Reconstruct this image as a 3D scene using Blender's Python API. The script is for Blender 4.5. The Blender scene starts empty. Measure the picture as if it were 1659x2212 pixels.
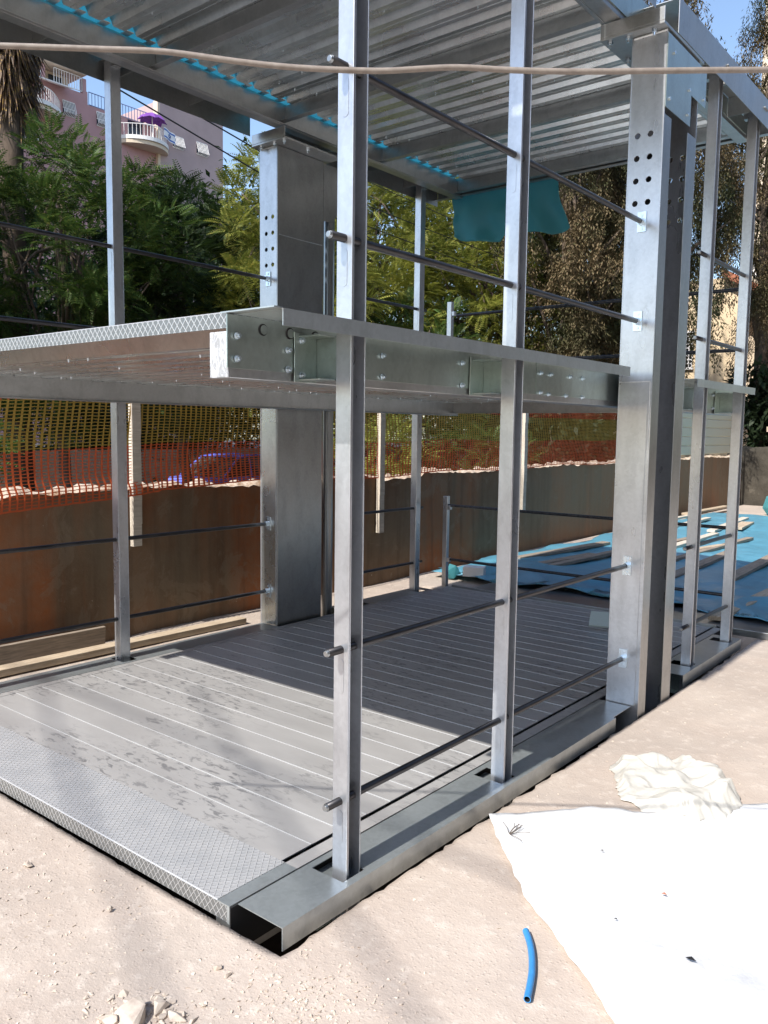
import bpy, bmesh, math, random
import numpy as np
from mathutils import Vector, Matrix, noise
R = math.radians
random.seed(7); rng = np.random.default_rng(7)
SC = bpy.context.scene
COL = SC.collection

# ------------------------------------------------------------------ camera, sky, sun, exposure
CAM = Vector((1.91626, -1.62301, 1.5))
FW = Vector((-0.62614601, 0.77354689, -0.09780788)).normalized()
RT = Vector((0.77639293, 0.63011204, 0.01314697)).normalized()
UP = RT.cross(FW).normalized(); RT = FW.cross(UP).normalized()
FPX = 1784.566
cd = bpy.data.cameras.new('camera'); cam = bpy.data.objects.new('camera', cd); COL.objects.link(cam)
cam.matrix_world = Matrix(((RT.x, UP.x, -FW.x, CAM.x), (RT.y, UP.y, -FW.y, CAM.y), (RT.z, UP.z, -FW.z, CAM.z), (0, 0, 0, 1)))
cd.sensor_fit = 'HORIZONTAL'; cd.sensor_width = 36; cd.lens = FPX / 1659 * 36
cd.clip_start = 0.05; cd.clip_end = 2000
SC.camera = cam
SUN = Vector((0.02, 1.0, -1.05)).normalized()           # direction the light travels
w = bpy.data.worlds.new('World'); SC.world = w; w.use_nodes = True
nt = w.node_tree; bg = nt.nodes['Background']; sky = nt.nodes.new('ShaderNodeTexSky')
sky.sky_type = 'NISHITA'; sky.sun_disc = False
sky.sun_elevation = math.asin(-SUN.z); sky.sun_rotation = math.atan2(-SUN.x, -SUN.y)
sky.air_density = 1.0; sky.dust_density = 1.0; sky.ozone_density = 1.2
nt.links.new(sky.outputs[0], bg.inputs[0]); bg.inputs[1].default_value = 0.15
sd = bpy.data.lights.new('sun', 'SUN'); sun = bpy.data.objects.new('sun', sd); COL.objects.link(sun)
sd.energy = 3.5; sd.angle = R(0.53); sd.color = (1, 0.955, 0.89)
sun.rotation_euler = SUN.to_track_quat('-Z', 'Y').to_euler(); sun.location = (0, -5, 12)
SC.view_settings.view_transform = 'Standard'; SC.view_settings.look = 'None'
SC.view_settings.exposure = 0.84; SC.view_settings.gamma = 1
try:
    SC.cycles.max_bounces = 7; SC.cycles.diffuse_bounces = 4; SC.cycles.glossy_bounces = 4
    SC.cycles.transparent_max_bounces = 8; SC.cycles.caustics_reflective = False
    SC.cycles.sample_clamp_indirect = 6
except Exception: pass

def at(px, py, ax, val):                                  # a pixel of the photograph on a real plane
    d = FW * FPX + RT * (px - 829.5) - UP * (py - 1106.0)
    t = (val - CAM[ax]) / d[ax]
    return CAM + d * t

# ------------------------------------------------------------------ helpers
def tag(o, label=None, cat=None, group=None, kind=None):
    if label: o['label'] = label
    if cat: o['category'] = cat
    if group: o['group'] = group
    if kind: o['kind'] = kind
    return o
def empty(name, loc, label, cat, group=None):
    o = bpy.data.objects.new(name, None); COL.objects.link(o); o.location = loc; o.empty_display_size = 0.1
    return tag(o, label, cat, group)
class MB:
    def __init__(s): s.v = []; s.f = []; s.m = []
    def add(s, vs, fs, m=0):
        b = len(s.v); s.v += [tuple(p) for p in vs]; s.f += [tuple(b + i for i in q) for q in fs]; s.m += [m] * len(fs); return s
    def box(s, x0, x1, y0, y1, z0, z1, m=0):
        x0, x1 = sorted((x0, x1)); y0, y1 = sorted((y0, y1)); z0, z1 = sorted((z0, z1))
        return s.add([(x0, y0, z0), (x1, y0, z0), (x1, y1, z0), (x0, y1, z0), (x0, y0, z1), (x1, y0, z1), (x1, y1, z1), (x0, y1, z1)],
                     [(0, 3, 2, 1), (4, 5, 6, 7), (0, 1, 5, 4), (1, 2, 6, 5), (2, 3, 7, 6), (3, 0, 4, 7)], m)
    def obox(s, c, sx, sy, sz, M, m=0):                   # oriented box
        vs = [Vector(c) + M @ Vector((a * sx / 2, b * sy / 2, d * sz / 2)) for a, b, d in
              ((-1, -1, -1), (1, -1, -1), (1, 1, -1), (-1, 1, -1), (-1, -1, 1), (1, -1, 1), (1, 1, 1), (-1, 1, 1))]
        return s.add(vs, [(0, 3, 2, 1), (4, 5, 6, 7), (0, 1, 5, 4), (1, 2, 6, 5), (2, 3, 7, 6), (3, 0, 4, 7)], m)
    def tube(s, pts, r, n=10, caps=True, m=0):
        pts = [Vector(p) for p in pts]; rs = r if isinstance(r, (list, tuple)) else [r] * len(pts)
        vs = []; fs = []
        t0 = (pts[1] - pts[0]).normalized(); a = Vector((0, 0, 1)) if abs(t0.z) < .9 else Vector((1, 0, 0))
        u = t0.cross(a).normalized()
        for i, p in enumerate(pts):
            t = (pts[min(i + 1, len(pts) - 1)] - pts[max(i - 1, 0)]).normalized()
            u = (u - t * u.dot(t)).normalized(); v = t.cross(u)
            for k in range(n):
                g = 2 * math.pi * k / n; vs.append(p + (u * math.cos(g) + v * math.sin(g)) * rs[i])
        for i in range(len(pts) - 1):
            for k in range(n):
                fs.append((i * n + k, i * n + (k + 1) % n, (i + 1) * n + (k + 1) % n, (i + 1) * n + k))
        if caps: fs.append(tuple(range(n - 1, -1, -1))); fs.append(tuple((len(pts) - 1) * n + k for k in range(n)))
        return s.add(vs, fs, m)
    def prism(s, poly, ax, a, b, m=0):                    # polygon in the plane normal to ax, extruded from a to b
        def P(p, c): return (c, p[0], p[1]) if ax == 0 else ((p[0], c, p[1]) if ax == 1 else (p[0], p[1], c))
        n = len(poly); vs = [P(p, a) for p in poly] + [P(p, b) for p in poly]
        return s.add(vs, [tuple(range(n - 1, -1, -1)), tuple(range(n, 2 * n))] + [(i, (i + 1) % n, n + (i + 1) % n, n + i) for i in range(n)], m)
    def build(s, name, mats, parent=None, bevel=0, smooth=False, fixn=True):
        me = bpy.data.meshes.new(name); me.from_pydata(s.v, [], s.f)
        if not isinstance(mats, (list, tuple)): mats = [mats]
        for q in mats: me.materials.append(q)
        if len(mats) > 1: me.polygons.foreach_set('material_index', s.m)
        if fixn and len(s.f) < 60000:
            bm = bmesh.new(); bm.from_mesh(me); bmesh.ops.recalc_face_normals(bm, faces=bm.faces); bm.to_mesh(me); bm.free()
        if smooth: me.polygons.foreach_set('use_smooth', [True] * len(me.polygons))
        o = bpy.data.objects.new(name, me); COL.objects.link(o)
        if parent: o.parent = parent; o.matrix_parent_inverse = Matrix.Translation(-parent.location) if parent.parent is None else Matrix()
        if bevel:
            b = o.modifiers.new('bevel', 'BEVEL'); b.width = bevel; b.segments = 2; b.limit_method = 'ANGLE'; b.angle_limit = R(40)
        return o
def npmesh(name, V, F, mat, parent=None, smooth=False):
    me = bpy.data.meshes.new(name); V = np.asarray(V, dtype=np.float32); F = np.asarray(F, dtype=np.int32)
    me.vertices.add(len(V)); me.vertices.foreach_set('co', V.ravel())
    k = F.shape[1]; me.loops.add(F.size); me.loops.foreach_set('vertex_index', F.ravel())
    me.polygons.add(len(F)); me.polygons.foreach_set('loop_start', np.arange(0, F.size, k, dtype=np.int32))
    me.polygons.foreach_set('loop_total', np.full(len(F), k, dtype=np.int32))
    me.update(calc_edges=True); me.validate(); me.materials.append(mat)
    if smooth: me.polygons.foreach_set('use_smooth', [True] * len(F))
    o = bpy.data.objects.new(name, me); COL.objects.link(o)
    if parent: o.parent = parent; o.matrix_parent_inverse = Matrix.Translation(-parent.location)
    return o

# ------------------------------------------------------------------ materials
class NT:
    def __init__(s, name):
        s.m = bpy.data.materials.new(name); s.m.use_nodes = True; s.t = s.m.node_tree; s.b = s.t.nodes['Principled BSDF']
        s.co = s.n('ShaderNodeTexCoord').outputs['Object']
    def n(s, typ, **k):
        q = s.t.nodes.new(typ)
        for a, v in k.items(): setattr(q, a, v)
        return q
    def lk(s, a, b): s.t.links.new(a, b)
    def mapv(s, scale, rot=(0, 0, 0), src=None):
        q = s.n('ShaderNodeMapping'); q.inputs['Scale'].default_value = scale; q.inputs['Rotation'].default_value = rot
        s.lk(src or s.co, q.inputs[0]); return q.outputs[0]
    def noise(s, scale, detail=4, rough=.55, vec=None, dist=0):
        q = s.n('ShaderNodeTexNoise'); q.inputs['Scale'].default_value = scale; q.inputs['Detail'].default_value = detail
        q.inputs['Roughness'].default_value = rough; q.inputs['Distortion'].default_value = dist
        s.lk(vec or s.co, q.inputs['Vector']); return q.outputs['Fac']
    def voro(s, scale, vec=None, feature='F1', out='Distance'):
        q = s.n('ShaderNodeTexVoronoi', feature=feature); q.inputs['Scale'].default_value = scale
        s.lk(vec or s.co, q.inputs['Vector']); return q.outputs[out]
    def ramp(s, f, stops, interp='LINEAR'):
        q = s.n('ShaderNodeValToRGB'); e = q.color_ramp; e.interpolation = interp
        while len(e.elements) < len(stops): e.elements.new(.5)
        for el, (p, c) in zip(e.elements, stops):
            el.position = p; el.color = (c, c, c, 1) if isinstance(c, (int, float)) else (*c, 1)
        s.lk(f, q.inputs[0]); return q.outputs[0]
    def mix(s, f, a, b, mode='MIX'):
        q = s.n('ShaderNodeMix', data_type='RGBA', blend_type=mode)
        for i, v in ((0, f), (6, a), (7, b)):
            if isinstance(v, (int, float)): q.inputs[i].default_value = v if i == 0 else (v, v, v, 1)
            elif isinstance(v, tuple): q.inputs[i].default_value = (*v, 1)
            else: s.lk(v, q.inputs[i])
        return q.outputs[2]
    def math(s, op, a, b=0, c=0):
        q = s.n('ShaderNodeMath', operation=op)
        for i, v in enumerate((a, b, c)):
            if isinstance(v, (int, float)): q.inputs[i].default_value = v
            else: s.lk(v, q.inputs[i])
        return q.outputs[0]
    def set(s, **k):
        names = dict(col='Base Color', rough='Roughness', metal='Metallic', alpha='Alpha', spec='Specular IOR Level', trans='Transmission Weight')
        for a, v in k.items():
            i = s.b.inputs[names[a]]
            if isinstance(v, (int, float)): i.default_value = v
            elif isinstance(v, tuple): i.default_value = (*v, 1)
            else: s.lk(v, i)
        return s
    def bump(s, h, strength=.3, dist=.01, nrm=None):
        q = s.n('ShaderNodeBump'); q.inputs['Strength'].default_value = strength; q.inputs['Distance'].default_value = dist
        s.lk(h, q.inputs['Height'])
        if nrm: s.lk(nrm, q.inputs['Normal'])
        s.lk(q.outputs[0], s.b.inputs['Normal']); return q.outputs[0]

def galv(name, base=(.60, .62, .64), r0=.26, r1=.42, metal=.9, scale=14, stretch=(1, 1, .25), streak=.12):
    t = NT(name); v = t.mapv(stretch)
    n1 = t.noise(scale, 2, .45, v, .3); n2 = t.noise(2.3, 2, .5); n3 = t.noise(90, 3, .6, v)
    c = t.mix(t.ramp(n1, [(.3, 0), (.72, 1)]), tuple(x * .9 for x in base), tuple(min(1, x * 1.07) for x in base))
    c = t.mix(t.math('MULTIPLY', t.ramp(n2, [(.45, 0), (.7, 1)]), .35), c, tuple(x * .72 for x in base))
    mo = t.noise(11, 4, .65, t.mapv((1, 1, .45)), .5); c = t.mix(t.math('MULTIPLY', t.ramp(mo, [(.48, 0), (.62, 1)]), .30), c, tuple(x * .62 for x in base))
    vc = t.voro(75, None, 'F1', 'Color'); sv = t.n('ShaderNodeSeparateColor'); t.lk(vc, sv.inputs[0]); c = t.mix(t.math('MULTIPLY', sv.outputs[0], .16), c, tuple(min(1, x * 1.45) for x in base))
    sp = t.ramp(t.noise(38, 5, .75, t.mapv((1, 1, 1))), [(.71, 0), (.78, 1)])
    c = t.mix(t.math('MULTIPLY', sp, streak), c, tuple(x * .45 for x in base))
    rr = t.math('ADD', t.math('MULTIPLY', n1, (r1 - r0) * .7), r0 + .02)
    rr = t.math('ADD', rr, t.math('MULTIPLY', t.noise(3.5, 3, .5), .08))
    t.set(col=c, rough=rr, metal=metal); t.bump(n2, .12, .003)
    return t.m
M = {}
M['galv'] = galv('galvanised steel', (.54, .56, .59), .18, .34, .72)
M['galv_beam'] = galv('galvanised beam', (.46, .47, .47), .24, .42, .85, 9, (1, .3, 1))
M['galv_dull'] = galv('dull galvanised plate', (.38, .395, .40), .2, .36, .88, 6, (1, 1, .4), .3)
M['galv_sheet'] = galv('galvanised sheet', (.68, .73, .74), .18, .3, .92, 5, (1, .3, 1), 0)
M['galv_tray'] = galv('galvanised tray', (.44, .48, .49), .2, .34, .62, 5, (1, .3, 1), .1)
M['galv_panel'] = galv('green tinged zinc panel', (.46, .53, .50), .2, .32, .85, 4, (1, .4, 1), .25)
M['zinc'] = galv('bright zinc bracket', (.70, .80, .88), .18, .3, .95, 30)
M['weld'] = galv('weld bead', (.72, .73, .72), .3, .5, .7, 60)
t = NT('black steel rail'); v = t.mapv((1, .15, 1)); n = t.noise(40, 4, .6, v)
t.set(col=t.ramp(n, [(.3, (.035, .035, .04)), (.75, (.10, .095, .095))]), rough=t.ramp(n, [(.3, .28), (.8, .5)]), metal=.75); M['rail'] = t.m
t = NT('void black'); t.set(col=(.012, .012, .013), rough=.9); M['black'] = t.m
# dusty deck planks
t = NT('dusty deck metal'); v = t.mapv((.35, 1, 1))
n1 = t.noise(3.2, 6, .65, v); n2 = t.noise(24, 6, .7, t.mapv((.5, 1.4, 1), (0, 0, .5)), .8); n3 = t.noise(1.3, 3, .5)
c = t.mix(t.ramp(n1, [(.32, 0), (.68, 1)]), (.42, .41, .40), (.52, .51, .495))
patch = t.ramp(n3, [(.44, 0), (.58, 1)])
st = t.math('MULTIPLY', t.ramp(n2, [(.53, 0), (.60, 1)]), patch)
c = t.mix(t.math('MULTIPLY', st, .75), c, (.16, .16, .165))
pale = t.math('MULTIPLY', t.ramp(t.noise(15, 6, .75), [(.58, 0), (.68, 1)]), t.ramp(t.noise(1.0, 2, .5, t.mapv((1, 1, 1), (0, 0, 1.2))), [(.48, 0), (.62, 1)]))
c = t.mix(t.math('MULTIPLY', pale, .6), c, (.60, .585, .55))
t.set(col=c, metal=.3, rough=t.math('ADD', t.math('MULTIPLY', n1, .22), .30)); t.bump(n1, .06, .004); M['deck'] = t.m
t = NT('seam lip'); t.set(col=(.60, .61, .61), metal=.5, rough=.45); M['seam'] = t.m
# chequer plate: raised diamond ribs
t = NT('chequer plate'); sx = t.n('ShaderNodeSeparateXYZ'); t.lk(t.co, sx.inputs[0])
yy = t.math('ADD', sx.outputs[1], t.math('MULTIPLY', sx.outputs[2], -1))
def dia(p, a, b):
    u = t.math('ADD', t.math('MULTIPLY', sx.outputs[0], a), t.math('MULTIPLY', yy, b))
    fr = t.math('FRACT', u); d = t.math('ABSOLUTE', t.math('SUBTRACT', fr, .5)); return t.ramp(d, [(.37, 0), (.43, 1)])
h = t.math('MAXIMUM', dia(0, 36, 30), dia(0, -36, 30))
nn = t.noise(8, 5, .6)
c = t.mix(t.ramp(nn, [(.3, 0), (.7, 1)]), (.42, .43, .44), (.52, .52, .52)); c = t.mix(t.math('MULTIPLY', h, .45), c, (.66, .66, .66))
fold = t.ramp(t.n('ShaderNodeNewGeometry').outputs['Normal'], [(0, 0), (1, 1)]) if False else None
gm = t.n('ShaderNodeNewGeometry'); sn = t.n('ShaderNodeSeparateXYZ'); t.lk(gm.outputs['True Normal'], sn.inputs[0])
up = t.ramp(sn.outputs[2], [(.3, 0), (.7, 1)])                  # dust settles on what faces up
c = t.mix(up, t.mix(h, (.22, .23, .23), (.52, .53, .53)), c)
t.set(col=c, metal=t.math('ADD', t.math('MULTIPLY', up, -.3), .6), rough=.42); t.bump(h, .9, .004); M['chequer'] = t.m
t = NT('white brushed paint'); n = t.noise(45, 6, .8, t.mapv((1, 1, .5), (0, .6, 0)), 1.2)
t.set(col=t.ramp(n, [(.44, (.30, .31, .32)), (.53, (.56, .58, .61))]), rough=.6); t.bump(n, .2, .002); M['whitepaint'] = t.m
# ground
t = NT('dusty ground'); n1 = t.noise(1.7, 6, .62); n2 = t.noise(17, 6, .68); n3 = t.noise(120, 4, .7); vo = t.voro(55)
c = t.mix(t.ramp(n1, [(.3, 0), (.7, 1)]), (.455, .375, .315), (.555, .475, .405))
c = t.mix(t.math('MULTIPLY', t.ramp(t.noise(.55, 5, .6, None, .8), [(.46, 0), (.56, 1)]), .5), c, (.39, .335, .29))
c = t.mix(t.math('MULTIPLY', t.ramp(n2, [(.54, 0), (.68, 1)]), .7), c, (.64, .565, .49))
c = t.mix(t.math('MULTIPLY', t.ramp(t.noise(34, 6, .75), [(.60, 0), (.68, 1)]), .5), c, (.34, .28, .24))
c = t.mix(t.math('MULTIPLY', t.ramp(n3, [(.3, 1), (.44, 0)]), .3), c, (.33, .27, .23))
t.set(col=c, rough=.95, spec=.2)
hh = t.math('ADD', t.math('MULTIPLY', n2, 1.1), t.math('ADD', t.math('MULTIPLY', n3, .35), t.math('MULTIPLY', t.ramp(vo, [(.1, 1), (.3, 0)]), .25)))
t.bump(hh, .42, .012); M['ground'] = t.m
t = NT('pit soil'); t.set(col=(.07, .055, .045), rough=1); M['pit'] = t.m
t = NT('stone'); n = t.noise(30, 4); t.set(col=t.ramp(n, [(.3, (.42, .34, .28)), (.7, (.66, .58, .48))]), rough=.95); t.bump(n, .4, .004); M['stone'] = t.m
t = NT('asphalt'); n = t.noise(60, 4); t.set(col=t.ramp(n, [(.3, (.04, .04, .042)), (.7, (.075, .073, .07))]), rough=.9); M['asphalt'] = t.m
# retaining wall with rust
t = NT('stained concrete'); v = t.mapv((1, 1, .12)); n1 = t.noise(1.1, 5, .6, v, .4); n2 = t.noise(9, 6, .7); n3 = t.noise(.8, 3, .5)
c = t.mix(t.ramp(n1, [(.42, 0), (.58, 1)]), (.185, .115, .065), (.37, .12, .038))
c = t.mix(t.math('MULTIPLY', t.ramp(n3, [(.45, 0), (.65, 1)]), .7), c, (.20, .165, .11))
c = t.mix(t.math('MULTIPLY', t.ramp(n2, [(.35, 0), (.75, 1)]), .4), c, (.27, .205, .14))
c = t.mix(t.ramp(t.noise(26, 5, .75), [(.69, 0), (.72, 1)]), c, (.58, .50, .40))
vs_ = t.noise(7, 4, .6, t.mapv((1, 1, .07))); c = t.mix(t.math('MULTIPLY', t.ramp(vs_, [(.5, 0), (.66, 1)]), .45), c, (.10, .065, .04))
c = t.mix(t.math('MULTIPLY', t.ramp(t.noise(2.6, 6, .7, None, .7), [(.56, 0), (.60, 1)]), .35), c, (.30, .235, .165))
sy = t.n('ShaderNodeSeparateXYZ'); t.lk(t.co, sy.inputs[0]); gy = t.ramp(t.math('ADD', t.math('MULTIPLY', sy.outputs[1], .1), t.math('MULTIPLY', n1, .25)), [(.75, 0), (1.0, 1)])
c = t.mix(t.math('MULTIPLY', gy, .55), c, (.27, .20, .13))
t.set(col=c, rough=.82, spec=.3); t.bump(n2, .35, .02); M['wall'] = t.m
t = NT('broken concrete top'); n = t.noise(12, 6, .7)
t.set(col=t.ramp(n, [(.35, (.33, .20, .11)), (.5, (.56, .46, .36)), (.7, (.68, .60, .50))]), rough=.95); t.bump(n, .7, .03); M['wallcap'] = t.m
def wood(name, a, b):
    t = NT(name); n = t.noise(6, 5, .65, t.mapv((14, 1, 14)), .6); n2 = t.noise(3, 3)
    c = t.mix(t.ramp(n, [(.35, 0), (.65, 1)]), a, b); c = t.mix(t.math('MULTIPLY', t.ramp(n2, [(.5, 0), (.7, 1)]), .35), c, tuple(x * .6 for x in a))
    t.set(col=c, rough=.85); t.bump(n, .25, .004); return t.m
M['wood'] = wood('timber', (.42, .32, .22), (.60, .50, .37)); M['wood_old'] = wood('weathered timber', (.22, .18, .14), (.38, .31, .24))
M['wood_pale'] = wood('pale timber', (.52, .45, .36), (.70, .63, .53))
def plastic(name, col, rough=.35, tr=.25, sheen=0):
    t = NT(name); n = t.noise(5, 5, .6); t.set(col=t.mix(t.ramp(n, [(.35, 0), (.65, 1)]), tuple(x * .85 for x in col), col), rough=rough)
    tb = t.n('ShaderNodeBsdfTranslucent'); tb.inputs[0].default_value = (*col, 1); mx = t.n('ShaderNodeMixShader'); mx.inputs[0].default_value = tr
    out = t.t.nodes['Material Output']; t.lk(t.b.outputs[0], mx.inputs[1]); t.lk(tb.outputs[0], mx.inputs[2]); t.lk(mx.outputs[0], out.inputs[0])
    t.bump(t.noise(14, 4, .6), .3, .02); return t.m
M['tarp'] = plastic('blue tarpaulin', (.22, .62, .74), .5, .5)
t = NT('mossy wall'); n = t.noise(2.2, 6, .7); t.set(col=t.ramp(n, [(.35, (.035, .03, .022)), (.6, (.075, .065, .05)), (.72, (.16, .14, .11))]), rough=.95); t.bump(n, .5, .04); M['shade_dark'] = t.m  # far wall darkened in its colour to stand in for shade
M['tarp_ground'] = plastic('blue plastic sheet', (.14, .40, .54), .3, .08)
M['tarp_teal'] = plastic('teal tarpaulin', (.16, .50, .54), .5, .6)
M['sheet'] = plastic('white sheet', (.84, .84, .83), .55, .05)
M['bag'] = plastic('cream plastic', (.78, .755, .69), .35, .3)
M['hose'] = plastic('blue hose', (.05, .26, .58), .4, 0)
M['net_red'] = plastic('orange red net', (.62, .12, .035), .6, .3); M['net_yellow'] = plastic('yellow net', (.42, .26, .045), .6, .3)
t = NT('cable jacket'); n = t.noise(60, 4); t.set(col=t.ramp(n, [(.3, (.17, .14, .12)), (.7, (.25, .215, .185))]), rough=.65); M['cable'] = t.m
t = NT('black wire'); t.set(col=(.015, .015, .016), rough=.6); M['wire'] = t.m
def leaf(name, a, b, c3, tr=.35, sc=1.4):
    t = NT(name); n = t.noise(sc, 4, .6); n2 = t.noise(23, 2, .5)
    c = t.mix(t.ramp(n, [(.42, 0), (.58, 1)]), tuple(x * .75 for x in a), tuple(min(1, x * 1.2) for x in b)); c = t.mix(t.ramp(n2, [(.56, 0), (.64, 1)]), c, c3); t.set(col=c, rough=.55, spec=.3)
    tb = t.n('ShaderNodeBsdfTranslucent'); t.lk(c, tb.inputs[0]); mx = t.n('ShaderNodeMixShader'); mx.inputs[0].default_value = tr
    out = t.t.nodes['Material Output']; t.lk(t.b.outputs[0], mx.inputs[1]); t.lk(tb.outputs[0], mx.inputs[2]); t.lk(mx.outputs[0], out.inputs[0]); return t.m
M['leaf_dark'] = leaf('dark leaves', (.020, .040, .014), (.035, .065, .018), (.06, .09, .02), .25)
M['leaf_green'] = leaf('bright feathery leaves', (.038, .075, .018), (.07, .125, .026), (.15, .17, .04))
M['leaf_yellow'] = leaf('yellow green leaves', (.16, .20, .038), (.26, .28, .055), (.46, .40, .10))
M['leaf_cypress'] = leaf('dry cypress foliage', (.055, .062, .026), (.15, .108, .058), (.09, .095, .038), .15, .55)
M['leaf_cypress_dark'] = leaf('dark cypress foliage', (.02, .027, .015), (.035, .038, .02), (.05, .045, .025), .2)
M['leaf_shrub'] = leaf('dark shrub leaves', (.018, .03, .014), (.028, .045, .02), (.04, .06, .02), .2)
M['palm_dead'] = leaf('dead palm fronds', (.11, .07, .045), (.17, .11, .07), (.40, .26, .08), .15, 5)
t = NT('bark'); n = t.noise(9, 5, .7, t.mapv((1, 1, .2))); t.set(col=t.ramp(n, [(.3, (.06, .045, .035)), (.7, (.17, .125, .09))]), rough=.95); t.bump(n, .5, .03); M['bark'] = t.m
def plaster(name, col, var=.12):
    t = NT(name); n = t.noise(.5, 5, .6); n2 = t.noise(6, 4, .6)
    c = t.mix(t.ramp(n, [(.3, 0), (.7, 1)]), tuple(x * (1 - var) for x in col), tuple(x * (1 + var * .4) for x in col)); t.set(col=c, rough=.9); t.bump(n2, .1, .02); return t.m
M['pink'] = plaster('pink render', (.46, .27, .27)); M['mauve'] = plaster('mauve render', (.45, .34, .33)); M['beige'] = plaster('beige stone', (.66, .55, .42)); M['cream'] = plaster('cream render', (.74, .58, .38))
M['darkstone'] = plaster('dark stone', (.17, .15, .125)); M['white'] = plaster('white painted metal', (.78, .76, .74), .04); M['greywhite'] = plaster('pale green sheet', (.66, .64, .50), .06)
t = NT('dark glass'); t.set(col=(.03, .035, .04), rough=.15, metal=0); M['glass'] = t.m
t = NT('car window'); n = t.noise(3, 3); t.set(col=t.ramp(n, [(.4, (.05, .045, .04)), (.6, (.16, .14, .12))]), rough=.12); M['carglass'] = t.m
t = NT('blue car paint'); t.set(col=(.16, .22, .80), rough=.35); M['carpaint'] = t.m
t = NT('rubber_and_shade'); t.set(col=(.02, .02, .02), rough=.8); M['rubber_and_shade'] = t.m
t = NT('purple fabric'); t.set(col=(.17, .05, .30), rough=.8); M['purple'] = t.m
t = NT('flag white'); t.set(col=(.78, .78, .80), rough=.8); M['flagw'] = t.m
t = NT('flag blue'); t.set(col=(.06, .14, .42), rough=.8); M['flagb'] = t.m
t = NT('blue painted rail'); t.set(col=(.16, .22, .40), rough=.5); M['bluerail'] = t.m
t = NT('roof tile'); t.set(col=(.42, .16, .09), rough=.9); M['tile'] = t.m
t = NT('cream foam board'); t.set(col=(.62, .70, .66), rough=.6); M['paper'] = t.m

# ------------------------------------------------------------------ ground
GZ = -0.06
PX0, PX1, PY0, PY1 = -2.97, 0.228, -0.005, 5.05          # pit edge round the lift
def axis(vals):
    out = []
    for a, b, s in vals:
        n = max(1, round((b - a) / s)); out += [a + (b - a) * i / n for i in range(n)]
    return out + [vals[-1][1]]
xs = axis([(-3.5, PX0, .06), (PX0, PX1, .032), (PX1, 1.6, .028), (1.6, 3, .1), (3, 8, .7), (8, 60, 8)])
ys = axis([(-40, -6, 5), (-6, -1.6, .5), (-1.6, PY0, .028), (PY0, PY1, .032), (PY1, 9, .12), (9, 30, 1), (30, 140, 20)])
def gz(x, y):
    p = Vector((x, y, 0)); h = noise.noise(p * 1.1) * .018 + noise.noise(p * 5) * .006 + noise.noise(p * 17) * .003
    m = min(1, max(abs(x + 1.37) - 1.7, abs(y - 2.5) - 2.6, 0) / .5)
    return GZ + h * (.35 + .65 * m) - .004
ix = {}; V = []; F = []
ex0 = min(range(len(xs)), key=lambda i: abs(xs[i] - PX0)); ex1 = min(range(len(xs)), key=lambda i: abs(xs[i] - PX1))
ey0 = min(range(len(ys)), key=lambda i: abs(ys[i] - PY0)); ey1 = min(range(len(ys)), key=lambda i: abs(ys[i] - PY1))
def edge_j(x, y): return (noise.noise(Vector((x * 9, y * 9, 3))) * .022 + noise.noise(Vector((x * 31, y * 31, 7))) * .012)
nxs, nys = len(xs), len(ys)
for j, y in enumerate(ys):
    for i, x in enumerate(xs):
        xx, yy, zz = x, y, gz(x, y)
        if ey0 <= j <= ey1 and i in (ex0, ex1): xx += edge_j(x, y) * (.9 if i == ex1 else 1) + (.004 if i == ex1 else 0)
        if ex0 <= i <= ex1 and j in (ey0, ey1): yy -= abs(edge_j(x, y)) * .5 if j == ey0 else 0
        V.append((xx, yy, zz))
for j in range(nys - 1):
    for i in range(nxs - 1):
        if ex0 <= i < ex1 and ey0 <= j < ey1: continue
        a = j * nxs + i; F.append((a, a + 1, a + nxs + 1, a + nxs))
# skirts into the pit
loop = [(i, ey0) for i in range(ex0, ex1)] + [(ex1, j) for j in range(ey0, ey1)] + [(i, ey1) for i in range(ex1, ex0, -1)] + [(ex0, j) for j in range(ey1, ey0, -1)]
b0 = len(V)
for k, (i, j) in enumerate(loop):
    p = V[j * nxs + i]; V.append((p[0] + random.uniform(-.012, .012), p[1] + random.uniform(-.012, .012), GZ - .45))
for k, (i, j) in enumerate(loop):
    i2, j2 = loop[(k + 1) % len(loop)]; F.append((j * nxs + i, j2 * nxs + i2, b0 + (k + 1) % len(loop), b0 + k))
g = npmesh('ground', V, F, M['ground'], smooth=True); tag(g, kind='structure')
tag(MB().box(PX0 - .1, PX1 + .1, PY0 - .1, PY1 + .1, GZ - .6, GZ - .44).build('pit_floor', M['pit']), kind='structure')
tag(MB().box(-120, -3.72, -60, 160, -.75, -.55).build('street', M['asphalt']), kind='structure')

# pebbles and rocks
def rock(mb, c, r, seed, m=0, flat=.6, npt=13):
    rr = random.Random(seed); bm = bmesh.new(); a = rr.uniform(0, 6.28); sx, sy = rr.uniform(.8, 1.4), rr.uniform(.6, 1.0)
    for _ in range(npt):
        q = Vector((rr.gauss(0, 1), rr.gauss(0, 1), rr.gauss(0, 1))).normalized() * r * rr.uniform(.8, 1.1); x, y = q.x * sx, q.y * sy
        bm.verts.new((c[0] + x * math.cos(a) - y * math.sin(a), c[1] + x * math.sin(a) + y * math.cos(a), c[2] + q.z * flat))
    res = bmesh.ops.convex_hull(bm, input=bm.verts); bmesh.ops.delete(bm, geom=[v for v in bm.verts if not v.link_faces], context='VERTS')
    bm.verts.index_update(); mb.add([v.co.copy() for v in bm.verts], [[v.index for v in f.verts] for f in bm.faces], m); bm.free()
mb = MB(); k = 0
def outside(x, y, e=.03): return not (PX0 - e < x < PX1 + e and PY0 - e < y < PY1 + e)
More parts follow.
